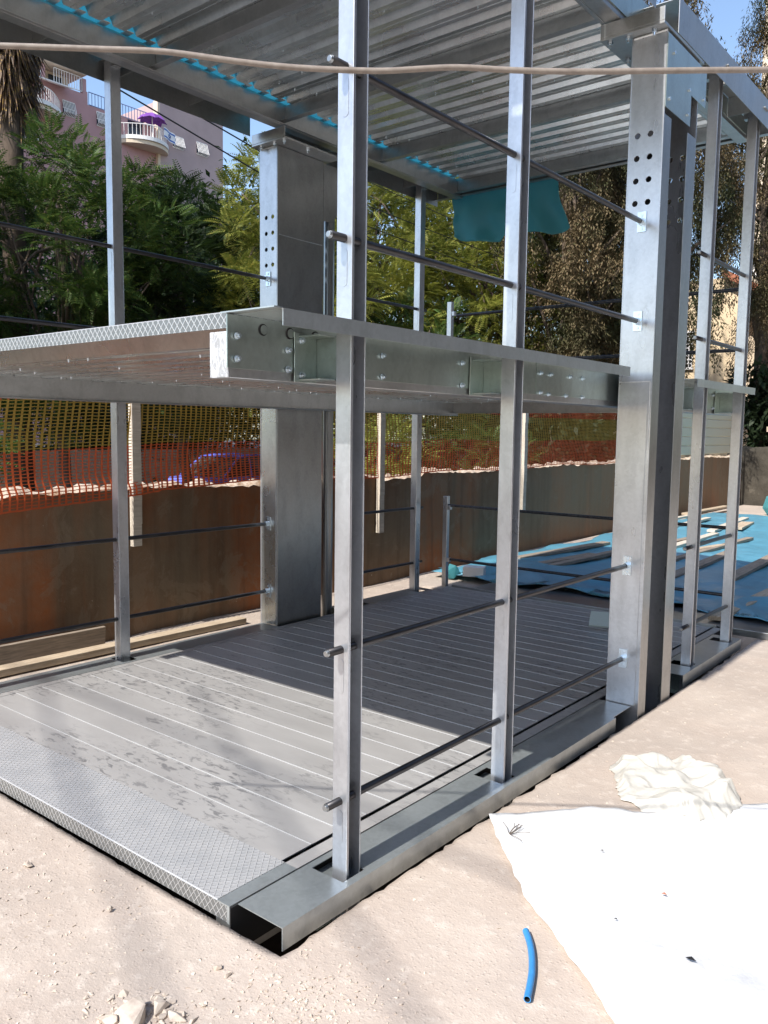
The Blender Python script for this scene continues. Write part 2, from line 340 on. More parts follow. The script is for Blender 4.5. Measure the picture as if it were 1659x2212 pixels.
while k < 6500:
    if random.random() < .62: x, y = random.uniform(-3.3, 3.2), random.uniform(-1.5, 5.5)
    else: x, y = random.choice([(random.gauss(.42, .14), random.gauss(-.12, .12)), (random.gauss(-.75, .5), random.gauss(-.45, .25)), (random.uniform(-3.35, -3.05), random.uniform(0, 9))])
    if not outside(x, y): continue
    r = min(.0011 / max(.1, random.random() ** 1.2), .0075)
    rock(mb, (x, y, gz(x, y) + r * .1), r, k, npt=7); k += 1
for q in range(240):
    p = at(random.gauss(315, 60), 2190 + random.gauss(0, 22), 2, GZ); r = abs(random.gauss(0, .008)) + .002; rock(mb, (p.x, p.y, gz(p.x, p.y) + r * .1), r, 7000 + q, npt=8)
tag(mb.build('gravel', M['stone'], fixn=False), 'small loose stones and grit scattered over the pinkish dust', 'gravel', kind='stuff')
for k, (px, py, r, lab) in enumerate([(540, 1 + 2423 / 1.1573 * 0 + 2100, .02, 'x')] * 0): pass
rocks = [((290, 2195), .065, 'largest pale broken rock lying at the bottom edge of the dusty ground'), ((345, 2178), .035, 'pale rock just right of the largest broken rock'),
         ((235, 2203), .04, 'brownish rock left of the largest broken rock'), ((380, 2200), .03, 'flat cream rock at the right end of the broken pile'),
         ((470, 2092), .016, 'small round brown stone alone below the platform corner'), ((492, 2108), .014, 'small pale round stone next to the brown one'),
         ((60, 1868), .02, 'chalky white stone near the left picture edge'), ((236, 1964), .018, 'chalky pale lump midway along the chequer plate edge')]
for k, ((px, py), r, lab) in enumerate(rocks):
    p = at(px, py, 2, GZ); mb = MB(); rock(mb, (p.x, p.y, GZ + r * .1), r, 900 + k, flat=.5)
    o = mb.build('rock', M['stone'], None, r * .06); tag(o, lab, 'rock', 'loose rocks on the ground')

# ------------------------------------------------------------------ car lift: platforms
W = 2.6; L = 4.95; PITCH = .154
POSTS = [.365, 1.385, 3.735, 4.555]
def platform(zt, name, label, kind):
    # kind: floor, middle, roof
    root = empty(name, (0, 0, zt), label, 'platform', 'platforms of the car lift')
    roof = kind == 'roof'
    zb = zt - .19
    # side beams (box section with flange) and outer panels
    for s in (0, 1):
        X = (lambda x: x) if s == 0 else (lambda x: -W - x)
        m = MB(); m.box(X(-.085), X(-.003), .012, L, zb, zt - .052)
        m.box(X(-.112), X(-.088), .4, L - .25, zb, zb + .006)
        if kind == 'middle' and s == 0: m.box(X(-.085), X(-.003), .004, .0118, zb + .001, zt - .053, 1)
        m.build('side_beam', [M['galv_beam'], M['whitepaint']], root, .004)
        m = MB(); pz = zt if roof else zt - .004
        for a, b in ((0, 1.86), (1.8602, 3.1), (3.1002, L)):
            m.box(X(-.0028), X(.0012 if a != 1.8602 else .0032), a, b, zb + .03, pz)
        if kind == 'middle':   # punched holes near the front
            for k in range(3):
                y = .14 + k * .115
                m.tube([(X(.0), y, zt - .037), (X(.004), y, zt - .037)], .018, 20, True, 1)
                m.tube([(X(.0), y + .003, zt - .037), (X(.0045), y + .003, zt - .037)], .0145, 20, True, 0)
        m.build('side_panel', [M['galv_panel'], M['black']] if kind != 'floor' else [M['rubber_and_shade'], M['black']], root)  # floor panels near black: shade inside the channel put into the colour
        # side tray: flat strip with a down-turned lip, notched round the posts
        lip = .18 if roof else (.048 if kind == 'middle' else .075); xo = .205
        tz = zt - .04 if roof else zt
        segs = [(.03, 2.47), (3.49, 4.72)] if not roof else [(.0, 2.60), (2.92, L)]
        for a, b in segs:
            m = MB(); cuts = [p for p in POSTS if a < p < b]
            y = a
            for p in cuts:
                y0, y1 = (p - .028, p + .082) if kind == 'floor' else (p - .003, p + .076)
                xa, xb = (.03, .175) if kind == 'floor' else (.097, .168)
                m.box(X(.0036), X(xo), y, y0, tz - .003, tz)
                m.box(X(xb), X(xo), y0, y1, tz - .003, tz); m.box(X(.0036), X(xa), y0, y1, tz - .003, tz)
                y = y1
            m.box(X(.0036), X(xo), y, b, tz - .003, tz)
            m.box(X(xo - .003), X(xo), a, b, tz - lip, tz - .003)
            if roof:
                for q in np.arange(a + .4, b, .55): m.box(X(.004), X(xo - .0035), q, q + .003, tz - lip + .05, tz - .0035)
            m.build('side_tray', M['galv_beam'] if kind == 'roof' else M['galv_tray'], root)
        if not roof:
            m = MB(); m.box(X(.0036), X(.19 if kind == 'floor' else .045), 2.4705, 2.7, tz - .003, tz); m.build('side_tray', M['galv_tray'], root)
    if kind == 'floor':
        for s in (0, 1):
            X = (lambda x: x) if s == 0 else (lambda x: -W - x)
            for p in POSTS: MB().box(X(.006), X(.198), p - .06, p + .11, zt - .046, zt - .040).build('notch_backing', M['galv_tray'], root)  # backing plates added under the notches so the holes look lit, not black
    # deck planks with bright seams
    n = int((L - .3) / PITCH)
    if not roof:
        m = MB(); x0, x1 = -W + .06, -.084
        for k in range(n + 1):
            a = .302 + k * PITCH; b = min(a + PITCH - .0025, L)
            if b > a: m.box(x0, x1, a, b, zt - .004, zt - (.0006 * (k % 2)))
            if a > .31: m.box(x0, x1, a - .0035, a - .0008, zt - .003, zt + .0022, 1)
        m.box(-W + .003, x0 - .002, .3, L, zt - .0035, zt + .0005)
        m.box(-.062, -.0035, .3, L, zt - .004, zt + .0008)
        m.build('deck', [M['deck'], M['seam']], root)
    # corrugated sheet seen from below
    m = MB(); x0, x1 = (-W + .135, -.09) if roof else (-W + .09, -.088)
    if roof: x0 = -W + .14
    prof = []; y = .12; zh = zt - .008; zl = zt - (.05 if kind != 'middle' else .072)
    while y < L - .02:
        prof += [(y, zh), (y + .034, zh), (y + .056, zl), (y + .132, zl)]; y += PITCH
    prof = [(a, b) for a, b in prof if a < L]
    th = .0025
    pl = prof + [(a, b + th) for a, b in reversed(prof)]
    nprof = len(prof)
    vs = [(x0, a, b) for a, b in prof] + [(x1, a, b) for a, b in prof] + [(x0, a, b + th) for a, b in prof] + [(x1, a, b + th) for a, b in prof]
    fs = []
    for i in range(nprof - 1):
        fs += [(i, nprof + i, nprof + i + 1, i + 1), (2 * nprof + i, 2 * nprof + i + 1, 3 * nprof + i + 1, 3 * nprof + i)]
    m.add(vs, fs)
    if roof:
        for i in range(nprof // 4): m.box(-W + .075, x0, .12 + i * PITCH - .008, .12 + i * PITCH + .04, zt - .040, zt - .036)
    for i in range(nprof // 4):    # small stiffening crease in every pan
        a = .12 + i * PITCH + .094; m.box(x0, x1, a, a + .004, zl - .0025, zl - .0002)
    rr = random.Random(3)
    for i in range(nprof // 4):
        for q in range(2 if i % 2 else 3):
            a = .12 + i * PITCH + .075 + rr.uniform(-.012, .03); xx = rr.uniform(x0 + .1, x1 - .1)
            m.tube([(xx, a, zl), (xx, a, zl - .005), (xx, a, zl - .011)], [.004, .003, .001], 6, True, 1)
    m.build('deck_sheet', [M['galv_sheet'], M['zinc']], root, fixn=False)
    # cross beams below the deck: Z sections
    for y in ((.48, 1.58, 2.67, 3.77, 4.86) if kind != 'middle' else (4.86,)):
        m = MB(); m.box(-W + .088, -.09, y, y + .004, zt - .165, zt - .052)
        m.box(-W + .088, -.09, y - .05, y, zt - .169, zt - .165)
        m.box(-W + .088, -.09, y + .0042, y + .06, zt - .0555, zt - .052)
        m.build('cross_beam', M['galv_beam'], root)
    if kind == 'roof':
        m = MB(); m.box(-W - .2, .2, L + .002, L + .006, zb + .02, zt); m.box(-W - .2, .2, L - .05, L + .002, zb + .016, zb + .02); m.build('end_panel', M['galv_beam'], root)
    else:
        m = MB(); m.box(-W + .05, -.05, L + .002, L + .03, zt - .05, zt + .02); m.build('end_sill', M['galv_dull'], root, .003)
    # front chequer plate, folded down
    if not roof:
        m = MB(); hz = .045 if kind == 'middle' else .056
        m.prism([(.30, zt - .004), (.30, zt + .0025), (.003, zt + .0025), (0, zt - .0005), (0, zt - hz), (.004, zt - hz), (.004, zt - .006), (.012, zt - .004)], 0, -W + .004, -.0635 if kind == 'floor' else -.0036)
        if kind == 'floor': m.box(-.0633, -.016, 0, .003, zt - hz, zt - .0038)
        m.build('ramp_plate', M['chequer'], root)
        m = MB(); m.box(-.0632, -.0035, 0, .2995, zt - .0035, zt + .0012); m.box(-.0155, -.0035, 0, .003, zt - .06, zt - .0037)
        if kind == 'middle': m = MB().box(-.03, .2, .0, .0296, zt - .0005, zt + .0035)
        m.build('corner_strip', M['galv_tray'], root)
    # post brackets and bolts along the visible outer panels
    if kind == 'middle' or kind == 'floor':
        for s in (0, 1):
            X = (lambda x: x) if s == 0 else (lambda x: -W - x)
            for p in POSTS:
                m = MB(); y0, y1 = p - .095, p + .012; z0, z1 = zt - .182, zt - .04
                m.box(X(.0042), X(.098), y0 + .02, y1, z1 - .005, z1); m.box(X(.0042), X(.098), y0 + .02, y1, z0, z0 + .005)
                m.box(X(.0042), X(.098), y1 - .006, y1, z0 + .005, z1 - .005); m.box(X(.0042), X(.009), y0, y1 - .0065, z0 - .006, z1 + .01)
                m.build('post_bracket', M['galv_panel'], root, .0015)
    if kind == 'middle':
        bolts = [(.03, -.072), (.03, -.142), (.465 - .2, -.085), (.465 - .2, -.145)] if False else []
        spots = [(.035, -.065), (.035, -.132), (.245, -.09), (.245, -.15), (.30, -.055), (.30, -.165), (.72, -.07), (.72, -.145), (1.235, -.06), (1.235, -.15),
                 (1.60, -.05), (1.62, -.05), (1.60, -.15), (1.62, -.15), (1.90, -.06), (1.90, -.15), (1.98, -.155), (2.16, -.155), (2.34, -.155), (2.34, -.06), (2.0, -.06), (2.2, -.06),
                 (3.60, -.06), (3.60, -.15), (4.1, -.06), (4.1, -.15), (4.42, -.06), (4.42, -.15)]
        for y, dz in spots:
            b = .010 if .28 < y < .33 else .0035
            m = MB(); m.tube([(b, y, zt + dz), (b + .002, y, zt + dz)], .0115, 14); m.tube([(b + .002, y, zt + dz), (b + .011, y, zt + dz)], .0092, 6); m.tube([(b + .011, y, zt + dz), (b + .016, y, zt + dz)], .005, 8)
            m.build('bolt', M['zinc'], root)
    return root
platform(0, 'lift_platform', 'lowest platform, grey dusty plank deck at ground level with chequer plate ramp', 'floor')
platform(1.84, 'lift_platform', 'middle platform at eye height with white brushed beam end and chequer nosing', 'middle')
platform(3.84, 'lift_platform', 'top platform forming the roof, corrugated zinc sheet seen from below', 'roof')

# ------------------------------------------------------------------ columns
def plate_holes(mb, x0, x1, z0, z1, y, holes, r, m=0):
    """plate in the plane y with round holes (columns of x, rows of z)"""
    hx = sorted({h[0] for h in holes}); hz = sorted({h[1] for h in holes}); d = r * 1.6
    def quad(a, b, c, e): mb.add([(a, y, c), (b, y, c), (b, y, e), (a, y, e)], [(0, 1, 2, 3)], m)
    z = z0
    for zc in hz:
        quad(x0, x1, z, zc - d); x = x0
        for xc in hx:
            quad(x, xc - d, zc - d, zc + d)
            n = 24; ring = [(xc + r * math.cos(2 * math.pi * k / n), y, zc + r * math.sin(2 * math.pi * k / n)) for k in range(n)]
            sq = []
            for k in range(n):
                c, s = math.cos(2 * math.pi * k / n), math.sin(2 * math.pi * k / n); q = d / max(abs(c), abs(s)); sq.append((xc + q * c, y, zc + q * s))
            mb.add(ring + sq, [(k, (k + 1) % n, n + (k + 1) % n, n + k) for k in range(n)], m)
            x = xc + d
        quad(x, x1, zc - d, zc + d); z = zc + d
    quad(x0, x1, z, z1)
def column(side, label):
    X = (lambda x: x) if side == 'R' else (lambda x: -W - x)
    root = empty('lift_column', (X(.135), 2.95, -.3), label, 'column', 'main columns of the car lift')
    y0, y1 = 2.72, 3.2; zt = 3.56
    HX = [.088, .157]; HZ = [2.715, 2.83, 2.945, 3.06]
    a, b = sorted((X(.045), X(.225)))
    m = MB(); plate_holes(m, a, b, -.4, zt, y0, [(X(h), z) for h in HX for z in HZ], .0155)
    o = m.build('front_flange', M['galv'], root); s = o.modifiers.new('t', 'SOLIDIFY'); s.thickness = .008; s.offset = 0
    m = MB(); a2, b2 = a, b; plate_holes(m, a, b, -.4, zt, y1, [(X(h), z) for h in HX for z in HZ], .0155)
    o = m.build('rear_flange', M['galv'], root); s = o.modifiers.new('t', 'SOLIDIFY'); s.thickness = .008; s.offset = 0
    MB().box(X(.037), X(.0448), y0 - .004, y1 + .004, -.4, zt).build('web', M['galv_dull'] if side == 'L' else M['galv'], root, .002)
    m = MB()
    m.box(X(.217), X(.2245), y0 + .0045, y0 + .105, -.4, 3.15); m.box(X(.217), X(.2245), y1 - .13, y1 - .0045, -.4, 3.15)
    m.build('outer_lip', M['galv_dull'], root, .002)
    m = MB(); m.box(X(.05), X(.13), y0 + .16, y0 + .25, -.3, 3.1); m.box(X(.16), X(.19), y0 + .10, y0 + .128, -.4, 3.14); m.build('lifting_guide', M['rail'], root, .004)
    m = MB(); m.box(X(.052), X(.205), y0 - .0075, y0 - .0042, .0 if side == 'R' else -.3, 1.775); m.build('cover_plate', M['galv_sheet'] if side == 'L' else M['galv'], root)
    # weld beads
    m = MB()
    m.tube([(X(.046), y0 - .004, 1.78), (X(.12), y0 - .008, 1.779), (X(.212), y0 - .004, 1.78)], .003, 6)
    m.tube([(X(.214), y0 - .006, 1.78), (X(.214), y0 - .006, 1.42)], .0035, 6)
    m.tube([(X(.05), y0 - .004, zt - .005), (X(.225), y0 - .004, zt - .004)], .006, 6)
    m.build('weld', M['weld'], root)
    # top plate and gusset
    m = MB(); m.box(X(-.11), X(.235), y0 - .075, y1 + .05, zt + .002, zt + .016); m.box(X(-.11), X(.235), y0 - .075, y0 - .067, zt + .0165, 3.645)
    m.build('top_plate', M['galv_beam'], root, .002)
    for (x, y) in ((-.07, y0 - .04), (.03, y0 - .04), (.17, y0 - .04), (-.07, y0 + .2)):
        q = MB(); q.tube([(X(x), y, zt + .0015), (X(x), y, zt - .012)], .014, 6); q.tube([(X(x), y, zt - .012), (X(x), y, zt - .028)], .007, 8); q.build('bolt', M['zinc'], root)
    m = MB(); m.prism([(2.715, 3.545), (2.715, 3.18), (3.08, 3.18), (3.08, 3.345), (3.31, 3.345), (3.31, 3.545)], 0, X(.2265), X(.231)); m.build('gusset_plate', M['galv_panel'], root)
    for y, z in ((2.76, 3.23), (3.03, 3.23), (3.04, 3.36), (3.27, 3.38), (2.8, 3.47), (3.1, 3.48)):
        q = MB(); q.tube([(X(.231), y, z), (X(.24), y, z)], .009, 6); q.build('bolt', M['zinc'], root)
    if side == 'L':   # upper inner plate with its edge weld, and the round guide behind the column
        m = MB(); m.prism([(3.2045, 3.55), (3.2045, 3.0), (3.21, 3.0), (3.21, 3.12), (3.3, 3.12), (3.55, 3.4), (3.55, 3.55)], 0, X(.036), X(.042)); m.build('gusset_plate', M['galv_dull'], root)
        m = MB(); m.tube([(X(.0355), 2.73, 2.93), (X(.0355), 2.95, 2.928), (X(.0355), 3.19, 2.93)], .0028, 6); m.build('weld', M['weld'], root)
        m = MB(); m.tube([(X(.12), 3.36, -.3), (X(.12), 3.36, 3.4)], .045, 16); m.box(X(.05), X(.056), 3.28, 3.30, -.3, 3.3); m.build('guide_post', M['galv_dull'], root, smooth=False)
    return root
column('R', 'nearer right column with two columns of punched holes and dark open recess')
column('L', 'farther left column with wide dull inner web, standing before the rusty wall')

# ------------------------------------------------------------------ posts and rails
def post(side, y, label):
    X = (lambda x: x) if side == 'R' else (lambda x: -W - x)
    m = MB(); z0, z1 = -.25, 3.72; d = .072; x0, x1 = .100, .165
    m.box(X(x0), X(x1), y, y + .0045, z0, z1)                       # front flange
    m.box(X(x0), X(x1), y + d - .0045, y + d, z0, z1)               # rear flange
    m.box(X(x0), X(x0 + .0045), y + .0046, y + d - .0046, z0, z1)   # web
    m.box(X(x1 - .004), X(x1 - .0002), y + .0046, y + .012, z0, z1) # rolled edge
    o = m.build('steel_post', M['galv'], None, .0022); tag(o, label, 'post', 'channel posts of the car lift')
    for z in (.26, .78, 2.1, 2.615):
        q = MB(); xc = X(.132); rr = .0135; zz = z - .09
        pts = [(xc + rr * math.cos(a), zz + .045 * (1 if math.sin(a) > 0 else -1) + rr * math.sin(a)) for a in [math.pi * 2 * k / 20 + .01 for k in range(20)]]
        q.prism(pts, 1, y - .0012, y - .0002); c = q.build('slot_plug', M['galv'], None); c.parent = o
    q = MB()
    q.box(X(.05), X(.215), y - .01, y + .085, 3.725, 3.731); q.box(X(.07), X(.10), y + .01, y + .06, 3.68, 3.7245); c = q.build('top_clip', M['galv_beam'], None); c.parent = o
    return o
pl = {('R', 0): 'nearest right post, tallest in view, running from floor channel to picture top', ('R', 1): 'second right post, between the nearest post and the punched right column',
      ('R', 2): 'right post just beyond the punched right column', ('R', 3): 'last right post at the far end of the short floor channel',
      ('L', 0): 'left post at the front left corner of the platforms', ('L', 1): 'left post in front of the pink building and trees',
      ('L', 2): 'left post hidden behind the nearest right post, just past the left column', ('L', 3): 'last left post near the blue sheet and far rusty wall'}
for (s, i), lab in pl.items(): post(s, POSTS[i], lab)
def rail(side, z, ya, yb, label, bracket):
    X = (lambda x: x) if side == 'R' else (lambda x: -W - x)
    xc = X(.132); ym = (ya + yb) / 2
    m = MB(); n = 12
    m.tube([(xc, ya + (yb - ya) * k / n, z + math.sin(k / n * 3.14) * .002) for k in range(n + 1)], .0135, 16)
    o = m.build('guard_rail', M['rail'], None, smooth=True); tag(o, label, 'rail', 'round guard rails of the car lift')
    o.data.polygons.foreach_set('use_smooth', [len(p.vertices) == 4 for p in o.data.polygons])
    c = MB().tube([(xc, ya - .010, z), (xc, ya - .0002, z)], [.0095, .0125], 16).build('end_cap', M['galv_dull'], None, .001); c.parent = o
    if bracket:
        q = MB(); yb2 = yb
        q.box(xc - .024, xc + .024, yb2 - .006, yb2 - .0005, z - .052, z + .052); q.tube([(xc, yb2 - .04, z), (xc, yb2 - .0062, z)], .0195, 18)
        for d in (-.036, .036): q.tube([(xc, yb2 - .0095, z + d), (xc, yb2 - .0062, z + d)], .008, 12); q.tube([(xc, yb2 - .0105, z + d), (xc, yb2 - .0096, z + d)], .004, 6)
        c = q.build('wall_bracket', M['zinc'], None, .002); c.parent = o
        yb2 = yb
nm = {.26: 'lowest', .78: 'knee high', 2.1: 'rail just above the middle platform,', 2.615: 'topmost'}
for side, sn in (('R', 'right'), ('L', 'left')):
    for z in (.26, .78, 2.1, 2.615):
        base = {.26: 'lowest guard rail', .78: 'second lowest guard rail', 2.1: 'guard rail next above the middle platform', 2.615: 'topmost guard rail'}[z]
        rail(side, z, .30, 2.712 if z < 1.7 else 2.7155, f'{base} on the near {sn}, ending at the {sn} column', True)
        rail(side, z, 3.62, 4.70, f'{base} on the far {sn} side beyond the {sn} column', False)
# rear guard: stub posts and cross rails
for base, t_ in ((0, 'lowest platform beside the blue sheet'), (1.84, 'middle platform before the trees')):
    m = MB(); m.box(-2.66, -2.612, 4.94, 4.985, base - .1, base + .88); m.box(-2.612, -2.58, 4.945, 4.98, base + .24, base + .28); m.box(-2.612, -2.58, 4.945, 4.98, base + .75, base + .79)
    tag(m.build('rear_post', M['galv'], None, .002), f'short rear corner post of the {t_}', 'post', 'short rear posts')
    m = MB(); m.box(.012, .06, 4.94, 4.985, base - .1, base + .88) if False else None
    for dz, u in ((.265, 'lower'), (.79, 'upper')):
        if base and dz < .5: dz = .30
        m = MB(); m.tube([(-2.64 if not base else -2.56, 4.962, base + dz - (.04 if base and dz > .5 else 0)), (.07, 4.962, base + dz - (.04 if base and dz > .5 else 0))], .0135, 14)
        o = m.build('rear_rail', M['rail'], None, smooth=False); tag(o, f'{u} rear cross rail of the {t_}', 'rail', 'rear cross rails')

# ------------------------------------------------------------------ retaining wall, timber, netting
def wtop(y): return 1.035 + .035 * noise.noise(Vector((y * .8, 2, 0))) + .03 * noise.noise(Vector((y * 4, 5, 0))) + .015 * noise.noise(Vector((y * 13, 5, 0))) - (.04 if 4.9 < y < 5.6 else 0)
def wx(y): return -3.40 - .035 * max(0, y - 6) * (1 if y < 11 else 5 / max(y - 6, 5)) + .03 * noise.noise(Vector((y * .5, 0, 0)))
root = empty('retaining_wall', (-3.45, 5, -.1), 'long brown rust stained concrete retaining wall with broken top', 'wall')
yy = np.arange(-6, 18.01, .06); V = []; F = []; rows = 26
for j, y in enumerate(yy):
    tp = wtop(y)
    for k in range(rows + 1):
        z = -.35 + (tp + .35) * k / rows; x = wx(y) + .010 * noise.noise(Vector((y * 2, z * 2, 0))) + .005 * noise.noise(Vector((y * 11, z * 11, 4)))
        V.append((x, y, z))
n = rows + 1
for j in range(len(yy) - 1):
    for k in range(rows): a = j * n + k; F.append((a, a + n, a + n + 1, a + 1))
npmesh('wall_face', V, F, M['wall'], root, True)
V = []; F = []; cr = [-.002, .03, .08, .14, .2]
for y in yy:
    tp = wtop(y)
    for k, c in enumerate(cr):
        h = [0, .018, .03, .02, -.02][k]
        V.append((wx(y) - c + .012 * noise.noise(Vector((y * 9, k, 1))), y, tp + (.022 * noise.noise(Vector((y * 15, 3, 3))) if k == 0 else h + .06 * noise.noise(Vector((y * 7, k * 3.1, 2))) + .02 * noise.noise(Vector((y * 23, k * 3.1, 2))))))
    V.append((wx(y) - .22, y, -.4))
n = len(cr) + 1
for j in range(len(yy) - 1):
    for k in range(n - 1): a = j * n + k; F.append((a, a + n, a + n + 1, a + 1))
npmesh('broken_top', V, F, M['wallcap'], root)
# far cross wall at the right
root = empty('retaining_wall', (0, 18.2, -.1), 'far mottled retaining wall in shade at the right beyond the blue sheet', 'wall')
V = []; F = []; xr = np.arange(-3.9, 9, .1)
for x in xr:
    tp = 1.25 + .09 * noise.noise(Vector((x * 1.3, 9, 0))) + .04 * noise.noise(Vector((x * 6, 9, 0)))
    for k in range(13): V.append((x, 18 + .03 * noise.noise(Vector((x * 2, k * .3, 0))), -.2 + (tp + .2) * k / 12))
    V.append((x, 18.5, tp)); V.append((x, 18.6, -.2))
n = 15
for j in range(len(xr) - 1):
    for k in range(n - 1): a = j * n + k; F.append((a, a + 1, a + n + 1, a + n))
npmesh('wall_face', V, F, M['shade_dark'], root)
# timber stakes holding the net
for y, z0, z1, lab in ((1.93, .62, 1.95, 'timber stake behind the left post, hanging over the rusty wall'), (4.80, .47, 2.0, 'pale rough timber stake in the gap right of the nearest post'),
                       (7.70, .50, 2.0, 'pale timber stake right of the second right post'), (13.5, .38, 1.9, 'distant timber stake in front of the pale ribbed fence')):
    x = -3.36 if y < 10 else wx(y) + .06
    m = MB(); pts = []
    for k in range(9):
        z = z0 + (z1 - z0) * k / 8; pts.append(z)
    for k in range(8):
        j1, j2 = random.uniform(-.003, .003), random.uniform(-.003, .003)
        m.box(x - .025, x + .02 + j1, y, y + .075 + j2, pts[k], pts[k + 1] + .0005 * 0)
    tag(m.build('timber_stake', M['wood_pale'], None), lab, 'timber stake', 'timber stakes of the netting')
# netting (three bands woven, real strands)
def net(y0, y1, label, seed):
    V = []; F = []; MI = []
    ph = seed * 3.3
    def X(y, z): return wx(y) + .035 + .035 * math.sin(y * 1.9 + ph) * (z - .9) + .02 * noise.noise(Vector((y * 1.5, z * 3, ph))) + (.03 if z < 1.1 and y < 2.2 else 0)
    def Z(y, t):  # t 0..1 from the bottom hem to the top hem
        bot = 1.05 - .10 * max(0, 2.2 - y) + .02 * math.sin(y * 2.3); top = 2.02 + .02 * math.sin(y * 1.3) - .05 * max(0, 1.6 - y)
        return bot + (top - bot) * t
    def band(t): return 1 if .36 < t < .68 else 0
    nh = 46; st = .05
    ny = int((y1 - y0) / st)
    for k in range(nh + 1):
        t = k / nh; wdt = .006 if k not in (0, nh) else .012; b = len(V)
        for i in range(ny + 1):
            y = y0 + i * st; z = Z(y, t) + .002 * math.sin(y * 40 + k); x = X(y, z)
            V += [(x, y, z - wdt / 2), (x, y, z + wdt / 2)]
        for i in range(ny): a = b + 2 * i; F.append((a, a + 2, a + 3, a + 1)); MI.append(band(t))
    nv = int((y1 - y0) / .05)
    for i in range(nv + 1):
        y = y0 + (y1 - y0) * i / nv
        for t0, t1 in ((0, .36), (.36, .68), (.68, 1)):
            b = len(V); q = 7
            for k in range(q + 1):
                t = t0 + (t1 - t0) * k / q; z = Z(y, t); yo = y + .07 * (t - .5) * math.sin(y * .7 + seed) + .012 * math.sin(t * 9 + y) + .004 * noise.noise(Vector((y * 7, z * 8, 1)))
                wv = .0075 + .006 * noise.noise(Vector((y * 3, z * 3, 5))); x = X(y, z) + .002
                V += [(x, yo - wv, z), (x, yo + wv, z)]
            for k in range(q): a = b + 2 * k; F.append((a, a + 1, a + 3, a + 2)); MI.append(1 if t0 == .36 else 0)
    o = npmesh('safety_netting', V, F, M['net_red']); o.data.materials.append(M['net_yellow']); o.data.polygons.foreach_set('material_index', MI[:len(o.data.polygons)])
    return tag(o, label, 'netting')
net(-1.5, 13.2, 'orange red and yellow banded safety netting hung along the rusty wall', 1)
# pale ribbed fence
m = MB(); wy0, wy1 = 13.35, 17.3
for k in range(5):
    z = 1.12 + k * .175; m.prism([(wx(15) + .03, z), (wx(15) + .045, z + .02), (wx(15) + .045, z + .15), (wx(15) + .03, z + .17), (wx(15) + .02, z + .17), (wx(15) + .02, z)], 1, wy0, wy1)
tag(m.build('ribbed_fence', M['greywhite']), 'pale green ribbed sheet fence on top of the wall far right', 'fence')

# ------------------------------------------------------------------ sheets, tarps and loose things
def crumple(name, outline_fn, nu, nv, hfn, mat, label, cat, thick=.002):
    V = []; F = []
    for j in range(nv + 1):
        for i in range(nu + 1):
            x, y = outline_fn(i / nu, j / nv); V.append((x, y, hfn(x, y, i / nu, j / nv)))
    for j in range(nv):
        for i in range(nu): a = j * (nu + 1) + i; F.append((a, a + 1, a + nu + 2, a + nu + 1))
    o = npmesh(name, V, F, mat, smooth=True)
    if thick: s = o.modifiers.new('t', 'SOLIDIFY'); s.thickness = thick
    return tag(o, label, cat)
def folds(x, y, f, seed, n=7):
    rr = random.Random(seed); h = 0; x += .12 / f * noise.noise(Vector((x * f * 2, y * f * 2, seed))); y += .12 / f * noise.noise(Vector((x * f * 2, y * f * 2, seed + 5)))
    for k in range(n):
        a = rr.uniform(0, 3.1416); ff = f * rr.uniform(.5, 2.2); q = (x * math.cos(a) + y * math.sin(a)) * ff + rr.random()
        h += abs((q % 1) - .5) * 2 / (ff / f) * (.4 + .6 * max(0, noise.noise(Vector((x * f * .8, y * f * .8, k))) + .5))
    return h / n
def ridged(x, y, f, s=0): return 1 - abs(noise.noise(Vector((x * f, y * f, s)))) * 2
def wsheet(u, v):
    a = Vector((.68, .733)); b = Vector((.737, -.676)); p = Vector((.25, 1.13)) + a * (u * 3.4) + b * (v * 2.6)
    e = .022 * noise.noise(Vector((u * 11, v * 11, 1))) + .01 * noise.noise(Vector((u * 40, v * 40, 1)))
    if u < .001: p -= a * (e + .025 * math.sin(v * 9))
    if v < .001: p += b * e
    return p.x, p.y
def wz(x, y, u, v):
    edge = min(1, min(u, v) * 40)
    d_ = min(u, v)
    return gz(x, y) + .006 + .016 * math.exp(-d_ * 90) * max(0, noise.noise(Vector((x * 7, y * 7, 8))) + .1) + (.12 * max(0, folds(x, y, 1.3, 12) - .26)) + .004 * noise.noise(Vector((x * 3, y * 3, 0))) + .007 * max(0, ridged(x, y, 2.2, 4) - .8) * 5 * .5 + (1 - edge) * .006 * abs(noise.noise(Vector((x * 14, y * 14, 3))))
crumple('white_sheet', wsheet, 150, 120, wz, M['sheet'], 'large brilliant white plastic sheet spread flat on the dusty ground', 'plastic sheet')
def sz(x, y): return gz(x, y) + .012 + .12 * max(0, folds(x, y, 1.3, 12) - .26)
# debris on the sheet
for (px, py, s, mt, lab) in ((1434, 2225 * 0 + 1940, .010, 'tile', 'small reddish dry leaf on the white sheet'), (1492, 2073, .016, 'rubber_and_shade', 'dark curled dry leaf on the white sheet'),
                            (1300, 1868 - 20, .006, 'rubber_and_shade', 'tiny dark crumb near the left edge of the white sheet'), (1330, 1985, .006, 'rubber_and_shade', 'tiny dark crumb at the middle of the white sheet')):
    p = at(px, py, 2, GZ + .012); m = MB(); z = sz(p.x, p.y) + .006
    m.add([(p.x - s, p.y, z), (p.x, p.y - s * .5, z + .004), (p.x + s, p.y, z + .002), (p.x, p.y + s * .5, z + .005)], [(0, 1, 3), (1, 2, 3)])
    o = m.build('dry_leaf', M[mt], None, fixn=False); s_ = o.modifiers.new('t', 'SOLIDIFY'); s_.thickness = .001; tag(o, lab, 'leaf')
m = MB(); p = at(1100, 1815, 2, GZ + .01)
